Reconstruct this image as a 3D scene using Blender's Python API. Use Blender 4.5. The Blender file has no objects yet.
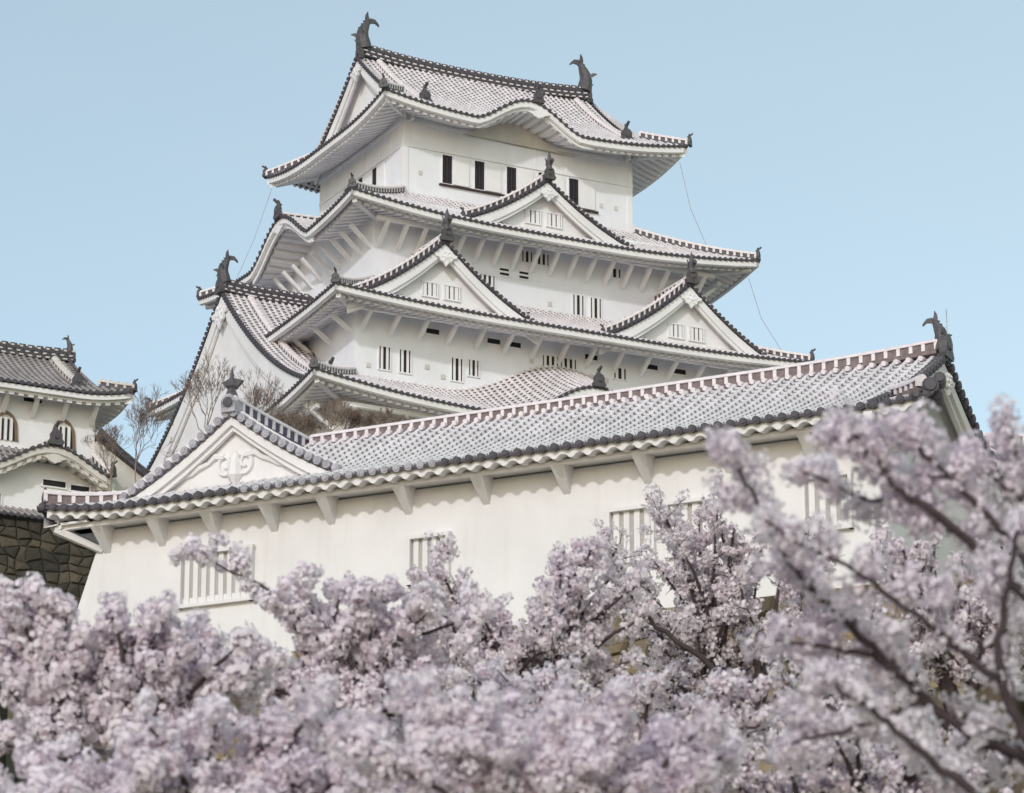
import bpy, math, random
import numpy as np
from mathutils import Vector, Matrix
rad=math.radians
sc=bpy.context.scene; col=sc.collection
# ---------------------------------------------------------------- camera
PITCH=rad(17.521); FPX=4005.14
CAM=Vector((0,0,1.6))
cd=bpy.data.cameras.new('camera'); cam=bpy.data.objects.new('camera',cd); col.objects.link(cam)
cam.location=CAM; cam.rotation_euler=(math.pi/2+PITCH,0,0)
cd.sensor_width=36; cd.lens=FPX/1024*36; cd.clip_start=.5; cd.clip_end=9000
cd.dof.use_dof=True; cd.dof.focus_distance=150; cd.dof.aperture_fstop=3.3
sc.camera=cam
# ---------------------------------------------------------------- sky and sun
SUN_EL=rad(27); SUN_TO=Vector((-.33,-.944,0)).normalized()     # horizontal direction towards the sun
w=bpy.data.worlds.new('World'); sc.world=w; w.use_nodes=True
nt=w.node_tree; bg=nt.nodes['Background']
sky=nt.nodes.new('ShaderNodeTexSky'); sky.sky_type='NISHITA'; sky.sun_disc=False
sky.sun_elevation=SUN_EL; sky.sun_rotation=math.atan2(SUN_TO.x,SUN_TO.y)
sky.air_density=1.0; sky.dust_density=1.0; sky.ozone_density=1.0
# thin high haze whitens the whole dome evenly
hz=nt.nodes.new('ShaderNodeVectorMath'); hz.operation='ADD'; hz.inputs[1].default_value=(1.55,1.45,1.0)
tcw=nt.nodes.new('ShaderNodeTexCoord'); nzw=nt.nodes.new('ShaderNodeTexNoise'); nzw.inputs['Scale'].default_value=2.2; nzw.inputs['Detail'].default_value=5; nzw.inputs['Roughness'].default_value=.6
mpw=nt.nodes.new('ShaderNodeMapping'); mpw.inputs['Scale'].default_value=(1,1,2.6); nt.links.new(tcw.outputs['Generated'],mpw.inputs[0]); nt.links.new(mpw.outputs[0],nzw.inputs['Vector'])
spw=nt.nodes.new('ShaderNodeSeparateXYZ'); nt.links.new(tcw.outputs['Generated'],spw.inputs[0])
m1=nt.nodes.new('ShaderNodeMath'); m1.operation='MULTIPLY_ADD'; nt.links.new(spw.outputs[0],m1.inputs[0]); m1.inputs[1].default_value=.75; m1.inputs[2].default_value=.72     # whiter to the east
m2=nt.nodes.new('ShaderNodeMath'); m2.operation='MULTIPLY_ADD'; nt.links.new(nzw.outputs[0],m2.inputs[0]); m2.inputs[1].default_value=.5; nt.links.new(m1.outputs[0],m2.inputs[2])
sclw=nt.nodes.new('ShaderNodeVectorMath'); sclw.operation='SCALE'; sclw.inputs[0].default_value=(1.42,1.42,.62); nt.links.new(m2.outputs[0],sclw.inputs['Scale']); nt.links.new(sclw.outputs[0],hz.inputs[1])
nt.links.new(sky.outputs[0],hz.inputs[0]); nt.links.new(hz.outputs[0],bg.inputs[0]); bg.inputs[1].default_value=.15
sd=bpy.data.lights.new('sun','SUN'); so=bpy.data.objects.new('sun',sd); col.objects.link(so)
sd.energy=1.3; sd.angle=rad(2.5); sd.color=(1,.975,.97)
tosun=Vector((SUN_TO.x*math.cos(SUN_EL),SUN_TO.y*math.cos(SUN_EL),math.sin(SUN_EL)))
so.rotation_euler=tosun.to_track_quat('Z','Y').to_euler()
vs=sc.view_settings; vs.view_transform='Standard'; vs.look='None'; vs.gamma=1; vs.exposure=.04; vs.use_curve_mapping=False
sc.cycles.diffuse_bounces=7; sc.cycles.max_bounces=14; sc.cycles.transmission_bounces=10

# ---------------------------------------------------------------- materials
def nodes(name):
    m=bpy.data.materials.new(name); m.use_nodes=True
    return m,m.node_tree,m.node_tree.nodes['Principled BSDF']
def N(nt,t,**k):
    n=nt.nodes.new(t)
    for a,b in k.items(): setattr(n,a,b)
    return n
def ramp(nt,src,stops):
    r=N(nt,'ShaderNodeValToRGB'); e=r.color_ramp.elements
    while len(e)<len(stops): e.new(.5)
    for i,(p,c) in enumerate(stops): e[i].position=p; e[i].color=(*c,1)
    nt.links.new(src,r.inputs[0]); return r.outputs[0]
def noise(nt,scale,detail=4,coord='Object',rough=.55,vscale=None):
    tc=N(nt,'ShaderNodeTexCoord'); n=N(nt,'ShaderNodeTexNoise'); n.inputs['Scale'].default_value=scale; n.inputs['Detail'].default_value=detail; n.inputs['Roughness'].default_value=rough
    if vscale:
        mp=N(nt,'ShaderNodeMapping'); mp.inputs['Scale'].default_value=vscale; nt.links.new(tc.outputs[coord],mp.inputs[0]); nt.links.new(mp.outputs[0],n.inputs['Vector'])
    else: nt.links.new(tc.outputs[coord],n.inputs['Vector'])
    return n.outputs[0]
def bump(nt,b,src,s,d=.02):
    n=N(nt,'ShaderNodeBump'); n.inputs['Strength'].default_value=s; n.inputs['Distance'].default_value=d
    nt.links.new(src,n.inputs['Height']); nt.links.new(n.outputs[0],b.inputs['Normal'])
def mixc(nt,fac,a,b,mode='MIX'):
    m=N(nt,'ShaderNodeMix',data_type='RGBA',blend_type=mode)
    if isinstance(fac,(int,float)): m.inputs[0].default_value=fac
    else: nt.links.new(fac,m.inputs[0])
    for i,x in ((6,a),(7,b)):
        if isinstance(x,tuple): m.inputs[i].default_value=(*x,1)
        else: nt.links.new(x,m.inputs[i])
    return m.outputs[2]
def mat_plaster(name,c,stain=.12,streak=.1):
    m,nt,b=nodes(name)
    d=tuple(x*(1-stain) for x in c); e=tuple(x*k for x,k in zip(c,(.80,.78,.74)))
    c1=ramp(nt,noise(nt,.6,6),[(.35,d),(.65,c)])
    st=ramp(nt,noise(nt,1,5,vscale=(2.2,2.2,.22),rough=.7),[(.52,(0,0,0)),(.78,(1,1,1))])
    mm=N(nt,'ShaderNodeMath',operation='MULTIPLY'); nt.links.new(st,mm.inputs[0]); mm.inputs[1].default_value=streak*4
    c2=mixc(nt,mm.outputs[0],c1,e)
    nt.links.new(c2,b.inputs['Base Color']); b.inputs['Roughness'].default_value=.85
    bump(nt,b,noise(nt,6,5),.25,.02); return m
def mat_flat(name,c,var=.25,scale=3,rough=.8):
    m,nt,b=nodes(name)
    nt.links.new(ramp(nt,noise(nt,scale,5),[(.3,tuple(x*(1-var) for x in c)),(.7,tuple(min(1,x*(1+var*.5)) for x in c))]),b.inputs['Base Color'])
    b.inputs['Roughness'].default_value=rough; return m
def mat_tile(name,roll,pan,dark,per=.29,rollw=.24,darkfrom=.42,rolldark=.12,dirt=.2):
    """plastered pantiles from UV: u counts tile rows, v is metres down the slope"""
    m,nt,b=nodes(name); L=nt.links.new
    tc=N(nt,'ShaderNodeTexCoord'); sp=N(nt,'ShaderNodeSeparateXYZ'); L(tc.outputs['UV'],sp.inputs[0])
    def M(op,a,bb=None):
        n=N(nt,'ShaderNodeMath',operation=op)
        for i,x in enumerate((a,bb)):
            if x is None: continue
            if isinstance(x,(int,float)): n.inputs[i].default_value=x
            else: L(x,n.inputs[i])
        return n.outputs[0]
    fu=M('FRACT',sp.outputs[0]); du=M('ABSOLUTE',M('SUBTRACT',fu,.5))      # 0 on the roll axis
    isroll=M('LESS_THAN',du,rollw)
    vv=M('DIVIDE',sp.outputs[1],per); fv=M('FRACT',vv)
    cell=N(nt,'ShaderNodeCombineXYZ'); L(M('FLOOR',sp.outputs[0]),cell.inputs[0]); L(M('FLOOR',vv),cell.inputs[1])
    wn=N(nt,'ShaderNodeTexWhiteNoise',noise_dimensions='3D'); L(cell.outputs[0],wn.inputs['Vector'])
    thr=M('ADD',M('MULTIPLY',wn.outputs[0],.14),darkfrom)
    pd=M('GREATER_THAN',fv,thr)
    pc=mixc(nt,pd,pan,dark)  # dark dashes: bare pan tile, with the plaster joints' shadows painted in
    rb=M('MULTIPLY',M('MULTIPLY',M('GREATER_THAN',fv,.35),M('LESS_THAN',fv,.85)),M('LESS_THAN',du,.1))
    rc=mixc(nt,M('MULTIPLY',rb,rolldark*4),roll,dark)
    c=mixc(nt,isroll,pc,rc)
    n1=ramp(nt,noise(nt,.9,6,rough=.7),[(.3,(1-dirt,)*3),(.7,(1,1,1))])
    n2=N(nt,'ShaderNodeMapRange'); L(wn.outputs[0],n2.inputs[0]); n2.inputs[3].default_value=.86; n2.inputs[4].default_value=1.05
    cc=mixc(nt,1.0,c,n1,'MULTIPLY'); cc=mixc(nt,1.0,cc,n2.outputs[0],'MULTIPLY')
    L(cc,b.inputs['Base Color']); b.inputs['Roughness'].default_value=.7; return m
def mat_petal(name,c,var,trans=.35):
    m,nt,b=nodes(name); L=nt.links.new
    nt.nodes.remove(b); out=nt.nodes['Material Output']
    g=N(nt,'ShaderNodeNewGeometry')
    col_=ramp(nt,g.outputs['Random Per Island'],[(0,tuple(x*(1-var) for x in c)),(.5,c),(.93,tuple(min(1,x*(1+var)) for x in c)),(1,(c[0]*.6,c[1]*.47,c[2]*.5))])
    big=ramp(nt,noise(nt,.7,4),[(.35,(.93,.90,.94)),(.65,(1,1,1))])
    cc=mixc(nt,1.0,col_,big,'MULTIPLY')
    d=N(nt,'ShaderNodeBsdfDiffuse'); t=N(nt,'ShaderNodeBsdfTranslucent'); mx=N(nt,'ShaderNodeMixShader'); mx.inputs[0].default_value=trans
    L(cc,d.inputs[0]); L(cc,t.inputs[0]); L(d.outputs[0],mx.inputs[1]); L(t.outputs[0],mx.inputs[2]); L(mx.outputs[0],out.inputs[0]); return m
def mat_stone(name,c1,c2,c3):
    m,nt,b=nodes(name); L=nt.links.new
    g=N(nt,'ShaderNodeNewGeometry')
    a=ramp(nt,g.outputs['Random Per Island'],[(0,c1),(.5,c2),(1,c3)])
    n=ramp(nt,noise(nt,1.6,7,rough=.7),[(.3,(.5,.5,.47)),(.7,(1.1,1.08,1.02))])
    L(mixc(nt,1.0,a,n,'MULTIPLY'),b.inputs['Base Color']); b.inputs['Roughness'].default_value=.9
    bump(nt,b,noise(nt,4,8),.6,.06); return m
PL=mat_plaster('white_plaster',(.76,.745,.76),.08,.14)
PLK=mat_plaster('keep_plaster',(.80,.815,.875),.08,.08)
PLT=mat_plaster('trim_plaster',(.82,.815,.85),.1,.06)
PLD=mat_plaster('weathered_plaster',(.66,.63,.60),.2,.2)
DK=mat_flat('dark_tile',(.075,.068,.085),.3,8,.6)
DKL=mat_flat('grey_tile',(.40,.39,.44),.35,5,.7)
BR=mat_flat('dark_brown_wood',(.05,.03,.035),.3,6)
VOID=mat_flat('window_dark',(.015,.013,.018),.2,2)
LIM=mat_flat('lime_joint',(.74,.69,.71),.15,6)
ORN=mat_flat('ornament_tile',(.085,.08,.09),.4,7,.55)
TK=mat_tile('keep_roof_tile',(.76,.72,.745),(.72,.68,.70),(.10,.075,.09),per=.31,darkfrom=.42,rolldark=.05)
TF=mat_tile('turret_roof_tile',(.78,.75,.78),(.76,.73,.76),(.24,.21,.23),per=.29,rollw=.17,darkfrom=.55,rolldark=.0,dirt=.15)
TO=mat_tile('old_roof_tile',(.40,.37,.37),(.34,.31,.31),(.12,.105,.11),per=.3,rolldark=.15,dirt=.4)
BARK=mat_flat('cherry_bark',(.055,.035,.04),.4,10)
TWIG=mat_flat('bare_twig',(.25,.19,.165),.3,5)
PET=mat_petal('blossom_near',(.93,.885,.925),.06,.45)
PET2=mat_petal('blossom_far',(.94,.895,.925),.06,.45)
STD=mat_stone('dark_stone',(.025,.023,.02),(.055,.047,.037),(.11,.09,.068))  # shade on the left wall is put into these dark stone tones
STT=mat_stone('ochre_stone',(.10,.08,.06),(.22,.175,.12),(.34,.27,.17))

# ---------------------------------------------------------------- mesh builder
class MB:
    def __init__(s): s.v=[];s.f=[];s.m=[];s.uv=[]
    def add(s,vs,fs,mi=0,uvs=None):
        o=len(s.v); s.v.extend([tuple(p) for p in vs])
        for f in fs:
            s.f.append([i+o for i in f]); s.m.append(mi)
            s.uv.append([uvs[i] for i in f] if uvs else [(0,0)]*len(f))
    def grid(s,rows,mi=0,uvs=None,closed=False):
        n=len(rows[0]); vs=[p for r in rows for p in r]; fs=[]
        for i in range(len(rows)-1):
            for j in range(n-1+(1 if closed else 0)):
                k=(j+1)%n; fs.append((i*n+j,i*n+k,(i+1)*n+k,(i+1)*n+j))
        s.add(vs,fs,mi,[q for r in uvs for q in r] if uvs else None)
    def box(s,c,sz,ax=None,mi=0):
        ax=ax or (Vector((1,0,0)),Vector((0,1,0)),Vector((0,0,1))); c=Vector(c)
        vs=[c+ax[0]*(sz[0]*i/2)+ax[1]*(sz[1]*j/2)+ax[2]*(sz[2]*k/2) for i in(-1,1) for j in(-1,1) for k in(-1,1)]
        s.add(vs,[(0,1,3,2),(4,6,7,5),(0,4,5,1),(2,3,7,6),(0,2,6,4),(1,5,7,3)],mi)
    def cyl(s,p,q,r1,r2=None,n=8,mi=0,mcap=None,caps=(1,1)):
        r2=r1 if r2 is None else r2; p=Vector(p);q=Vector(q); d=(q-p).normalized()
        a=d.orthogonal().normalized(); b=d.cross(a)
        A=[p+(a*math.cos(t*2*math.pi/n)+b*math.sin(t*2*math.pi/n))*r1 for t in range(n)]
        B=[q+(a*math.cos(t*2*math.pi/n)+b*math.sin(t*2*math.pi/n))*r2 for t in range(n)]
        s.add(A+B,[(i,(i+1)%n,n+(i+1)%n,n+i) for i in range(n)],mi)
        if caps[0]: s.add(A,[tuple(range(n))[::-1]],mi if mcap is None else mcap)
        if caps[1]: s.add(B,[tuple(range(n))],mi if mcap is None else mcap)
    def tube(s,pts,rs,n=6,mi=0):
        rows=[];pts=[Vector(p) for p in pts]; ref=None
        for i,p in enumerate(pts):
            d=(pts[min(i+1,len(pts)-1)]-pts[max(i-1,0)])
            if d.length<1e-9: d=Vector((0,0,1))
            d.normalize()
            a=(ref-d*ref.dot(d)) if ref is not None else d.orthogonal()
            if a.length<1e-4: a=d.orthogonal()
            a.normalize(); ref=a; b=d.cross(a)
            rows.append([p+(a*math.cos(t*2*math.pi/n)+b*math.sin(t*2*math.pi/n))*rs[i] for t in range(n)])
        s.grid(rows,mi,closed=True); s.add(rows[0],[tuple(range(n))[::-1]],mi); s.add(rows[-1],[tuple(range(n))],mi)
    def prism(s,poly,off,mi=0):
        n=len(poly); a=[Vector(p) for p in poly]; b=[p+Vector(off) for p in a]
        s.add(a+b,[tuple(range(n))[::-1],tuple(range(n,2*n))]+[(i,(i+1)%n,n+(i+1)%n,n+i) for i in range(n)],mi)
    def build(s,name,mats,parent=None,smooth=False,label=None):
        if not s.v: return None
        me=bpy.data.meshes.new(name); bz=parent['_bz'] if (parent is not None and '_bz' in parent) else 0
        v=np.array(s.v,dtype=np.float64); v[:,2]-=bz
        me.from_pydata(v.tolist(),[],s.f)
        for mm in (mats if isinstance(mats,(list,tuple)) else [mats]): me.materials.append(mm)
        me.polygons.foreach_set('material_index',s.m)
        if smooth: me.polygons.foreach_set('use_smooth',[True]*len(s.f))
        ul=me.uv_layers.new(name='UVMap'); ul.data.foreach_set('uv',[c for f in s.uv for q in f for c in q])
        me.update(); o=bpy.data.objects.new(name,me); col.objects.link(o)
        if parent is not None: o.parent=parent
        if label: o['label']=label
        return o
def tag(o,label,cat,group=None,kind=None):
    if label: o['label']=label
    if cat: o['category']=cat
    if group: o['group']=group
    if kind: o['kind']=kind
    return o
def thing(name,loc,rz,label,cat,group=None):
    o=bpy.data.objects.new(name,None); col.objects.link(o); o.location=loc; o.rotation_euler=(0,0,rz); o['_bz']=loc[2]; o.empty_display_size=.5
    return tag(o,label,cat,group)
def sub(parent,child):      # sub-part keeps part's frame
    child.parent=parent; return child

SD={'F':(Vector((1,0,0)),Vector((0,-1,0))),'L':(Vector((0,-1,0)),Vector((-1,0,0))),'R':(Vector((0,1,0)),Vector((1,0,0))),'B':(Vector((-1,0,0)),Vector((0,1,0)))}
def P(sd,s,d,z): t,n=SD[sd]; return t*s+n*d+Vector((0,0,z))
def clamp(x,a,b): return max(a,min(b,x))

class Slope:
    """one roof face. s runs along the eave, r goes 0 (eave) .. 1 (top)"""
    def __init__(S,sd,d0,d1,lo,hi,zf,pitch=.33): S.sd,S.d0,S.d1,S.lo,S.hi,S.zf,S.pitch=sd,d0,d1,lo,hi,zf,pitch
    def p(S,s,r,dz=0): return P(S.sd,s,S.d0+(S.d1-S.d0)*r,S.zf(s,r)+dz)
    def rmax(S,s):
        if S.lo(1)<=s<=S.hi(1): return 1
        if not(S.lo(0)-1e-6<=s<=S.hi(0)+1e-6): return 0
        a,b=0,1
        for _ in range(24):
            m=(a+b)/2
            if S.lo(m)<=s<=S.hi(m): a=m
            else: b=m
        return a
    def columns(S):
        L=S.hi(0)-S.lo(0); n=max(1,round(L/S.pitch)); p=L/n
        return [S.lo(0)+p*(i+.5) for i in range(n)],p
    def tiles(S,mb,nr=9,mi=0,skip=None):
        cs,p=S.columns(); prof=[(-.5,0),(-.27,0.0),(-.2,.055),(-.08,.09),(.08,.09),(.2,.055),(.27,0.0),(.5,0)]
        run=math.hypot(S.d0-S.d1,S.zf((S.lo(1)+S.hi(1))/2,1)-S.zf((S.lo(0)+S.hi(0))/2,0))
        for k,c in enumerate(cs):
            rm=[S.rmax(clamp(c+o*p,S.lo(0),S.hi(0))) for o,_ in prof]
            if max(rm)<.01: continue
            nn=max(2,int(nr*max(rm)+1)); rows=[];uvs=[]
            for i in range(nn+1):
                row=[];uv=[]
                for (o,h),m in zip(prof,rm):
                    r=m*i/nn; row.append(S.p(c+o*p,r,h)); uv.append((k+.5+o,r*run))
                rows.append(row);uvs.append(uv)
            mb.grid(rows,mi,uvs)
    def caps(S,mb,r=.1,mi=0,mi2=None,light=None):
        cs,p=S.columns(); t,n=SD[S.sd]
        for c in cs:
            q=S.p(c,0,.0); m=mi if not(light and light(c)) else mi2
            mb.cyl(q-n*.15+Vector((0,0,.02)),q+n*.05+Vector((0,0,.0)),r,r*1.05,8,m,caps=(0,1))
            mb.cyl(q+n*.05,q+n*.065,r*.7,r*.6,6,m,caps=(0,1))
        m=max(8,len(cs)*2); rows=[[],[]]      # hanging pan-tile edge
        for i in range(m+1):
            s=S.lo(0)+(S.hi(0)-S.lo(0))*i/m
            sag=.0 if i%2==0 else -.04
            rows[0].append(S.p(s,0,.02)+n*.01); rows[1].append(S.p(s,0,-.045+sag)+n*.01)
        mb.grid(rows,mi)
    def ribbon(S,mb,ztop,zbot,inset,thick,mi=0,n=None,ext=0.0):
        t,nn=SD[S.sd]; n=n or max(6,int((S.hi(0)-S.lo(0))/.5)); rows=[]
        lo,hi=S.lo(0)+(inset if S.lo(1)>S.lo(0)+.2 else 0),S.hi(0)-(inset if S.hi(1)<S.hi(0)-.2 else 0)
        for i in range(n+1):
            s=lo+(hi-lo)*i/n; sc_=S.lo(0)+(S.hi(0)-S.lo(0))*i/n
            z=S.zf(sc_,0)
            a=P(S.sd,s,S.d0-inset,0); b=P(S.sd,s,S.d0-inset-thick,0)
            rows.append([a+Vector((0,0,z+ztop)),a+Vector((0,0,z+zbot)),b+Vector((0,0,z+zbot)),b+Vector((0,0,z+ztop))])
        mb.grid(rows,mi,closed=True); mb.add(rows[0],[(0,1,2,3)],mi); mb.add(rows[-1],[(3,2,1,0)],mi)
    def soffit(S,mb,drop=.42,rib=.14,period=.46,r0=.1,mi=0,r1=1,wide=.56,slope=.55):
        L=S.hi(0)-S.lo(0); n=max(1,round(L/period)); p=L/n; hw=wide/2
        prof=[(-.5,0),(-hw-.04,0),(-hw,-rib),(hw,-rib),(hw+.04,0),(.5,0)]
        def z(s,r): # soffit climbs less steeply than the tiles
            s=clamp(s,S.lo(0),S.hi(0)); z0=S.zf(s,0); return min(z0+(S.zf(s,r)-z0)*slope-drop, S.zf(s,r)-.12)
        for k in range(n):
            c=S.lo(0)+p*(k+.5); rm=[min(r1,S.rmax(clamp(c+o*p,S.lo(0),S.hi(0)))) for o,_ in prof]
            if max(rm)<r0+.02: continue
            rows=[]
            for i in range(5):
                rows.append([P(S.sd,c+o*p,S.d0+(S.d1-S.d0)*(min(r0,m)+(m-min(r0,m))*i/4),z(c+o*p,min(r0,m)+(m-min(r0,m))*i/4)+h) for (o,h),m in zip(prof,rm)])
            mb.grid(rows,mi)
            top=[P(S.sd,c+o*p,S.d0+(S.d1-S.d0)*min(r0,m),z(c+o*p,min(r0,m))+.25) for (o,h),m in zip(prof,rm)]
            mb.grid([top,rows[0]],mi)

def ridge(mb,path,w=.34,h=.42,per=.42,style='ladder',bar=.13,cap=.1):
    """stacked ridge tiles on a path. slots: 0 dark tile, 1 lime joints"""
    path=[Vector(p) for p in path]
    seg=[(path[i+1]-path[i]).length for i in range(len(path)-1)]; L=sum(seg)
    def at(t):
        t=clamp(t,0,L)
        for i,sg in enumerate(seg):
            if t<=sg or i==len(seg)-1: return path[i].lerp(path[i+1],t/sg if sg>0 else 0),(path[i+1]-path[i]).normalized()
            t-=sg
    up=Vector((0,0,1)); n=max(2,int(L/per)); rows=[]
    m=max(len(path)*3,6)
    for i in range(m+1):
        q,d=at(L*i/m); sdv=d.cross(up).normalized()
        rows.append([q-sdv*w/2-up*.1,q-sdv*w/2+up*h,q+sdv*w/2+up*h,q+sdv*w/2-up*.1])
    mb.grid(rows,0,closed=True); mb.add(rows[0],[(0,1,2,3)],0); mb.add(rows[-1],[(3,2,1,0)],0)
    for k in range(n+1):
        q,d=at(L*k/n); sdv=d.cross(up).normalized(); ax=(d,sdv,up)
        if style=='ladder':
            mb.box(q+up*(h/2),(bar,w+.07,h+.0),ax,1)
        else:
            for z,sg in ((.10,1),(h*.62,1)):
                for e in (-1,1):
                    mb.cyl(q+sdv*e*(w/2-.05)+up*z+d*(per*.25),q+sdv*e*(w/2+.07)+up*z+d*(per*.25),.085,n=6,mi=0,caps=(1,1))
            mb.box(q+up*(h*.36),(per*.6,w+.06,.07),ax,1); mb.box(q+up*(h*.92)+d*per*.25,(per*.35,w+.06,.08),ax,1); mb.box(q-up*.02+d*per*.25,(per*.5,w+.08,.07),ax,1)
    if style=='ladder':
        rows=[]
        for i in range(m+1):
            q,d=at(L*i/m); sdv=d.cross(up).normalized(); q=q+up*h
            rows.append([q+sdv*(math.cos(a)*(w*.5+.05))+up*(math.sin(a)*cap) for a in (0,.7,1.57,2.44,math.pi)]+[q-sdv*(w*.5+.05)-up*.06,q+sdv*(w*.5+.05)-up*.06])
        mb.grid(rows,1,closed=True); mb.add(rows[0],[tuple(range(7))],1); mb.add(rows[-1],[tuple(range(7))[::-1]],1)
        for k in range(n+1):
            q,d=at(L*k/n); mb.cyl(q+up*h-d*.05,q+up*h+d*.05,cap+.03,n=8,mi=1)
    else:
        for k in range(n):
            q,d=at(L*(k+.5)/n); mb.cyl(q+up*(h+.0)-d*per*.33,q+up*(h+.0)+d*per*.33,cap+.05,n=8,mi=0)
            q,d=at(L*(k+1)/n); mb.cyl(q+up*(h-.02)-d*per*.2,q+up*(h-.02)+d*per*.2,cap,n=6,mi=1)

def shachi(mb,base,out,s=1.0):
    """roof fish: out = horizontal outward direction"""
    out=Vector(out).normalized(); up=Vector((0,0,1)); sd=out.cross(up); b=Vector(base)
    def q(x,z,y=0): return b+(out*x+up*z+sd*y)*s
    pts=[(.05,-.1),(.14,.25),(.2,.6),(.16,.95),(.02,1.25),(-.1,1.5),(-.14,1.68)]
    mb.tube([q(*p) for p in pts],[.46*s,.45*s,.4*s,.34*s,.27*s,.19*s,.1*s],8)
    mb.box(q(.22,.12),(.5*s,.5*s,.42*s),(out,sd,up)); mb.cyl(q(.4,.25,.12),q(.62,.42,.16),.08*s,.02*s,5); mb.cyl(q(.4,.25,-.12),q(.62,.42,-.16),.08*s,.02*s,5)
    def blade(poly,t=.1): mb.prism([q(x,z,-t/2) for x,z in poly],sd*(t*s))
    blade([(-.2,1.45),(-.02,1.5),(.02,1.8),(-.02,2.05),(-.14,2.25),(-.18,1.95),(-.28,1.7)])
    blade([(-.05,1.55),(-.3,1.85),(-.6,1.82),(-.85,1.55),(-.86,1.42),(-.62,1.58),(-.38,1.55),(-.18,1.38)])
    for x,z in ((.44,.8),(.36,1.1),(.2,1.35),(.08,1.55)): blade([(x-.24,z-.1),(x+.1,z+.06),(x-.16,z+.16)],.08)
    for e in (-1,1): mb.prism([q(.2,.75,e*.25),q(.42,.92,e*.5),q(.62,.86,e*.62),q(.4,.72,e*.45)],up*(.07*s))
def oni(mb,p,out,s=1.0,spike=True,knob=True):
    out=Vector(out); out.z=0; out.normalize(); up=Vector((0,0,1)); sd=out.cross(up); p=Vector(p)
    poly=[(-.36,-.1),(.36,-.1),(.42,.05),(.3,.22),(.31,.45),(.2,.62),(.0,.7),(-.2,.62),(-.31,.45),(-.3,.22),(-.42,.05)]
    mb.prism([p+(sd*x+up*z)*s-out*.1*s for x,z in poly],out*(.24*s))
    mb.cyl(p+up*.3*s+out*.1*s,p+up*.3*s+out*.2*s,.17*s,.12*s,8)
    if knob: mb.tube([p+up*.6*s,p+up*.82*s,p+up*.92*s,p+up*1.02*s],[.14*s,.09*s,.13*s,.05*s],6)
    if spike: mb.tube([p+up*.72*s-out*.2*s,p+up*.9*s+out*.1*s,p+up*1.05*s+out*.3*s],[.09*s,.09*s,.09*s],6)
def finial(mb,p,out,s=1.0):
    """tall ridge-end ornament of a dormer gable"""
    oni(mb,p,out,s,False,False); up=Vector((0,0,1)); out=Vector(out); sd=out.cross(up); p=Vector(p)
    mb.tube([p+up*.5*s,p+up*.8*s,p+up*1.0*s,p+up*1.2*s,p+up*1.5*s,p+up*1.75*s],[.24*s,.17*s,.24*s,.15*s,.1*s,.02*s],7)
    for e in(-1,1): mb.prism([p+(up*.95+sd*e*.1)*s,p+(up*1.25+sd*e*.32)*s,p+(up*1.05+sd*e*.26)*s],out*.08*s)
    mb.cyl(p+(up*.95)*s-out*.35*s,p+(up*1.1)*s+out*.4*s,.1*s,.11*s,7)

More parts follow.
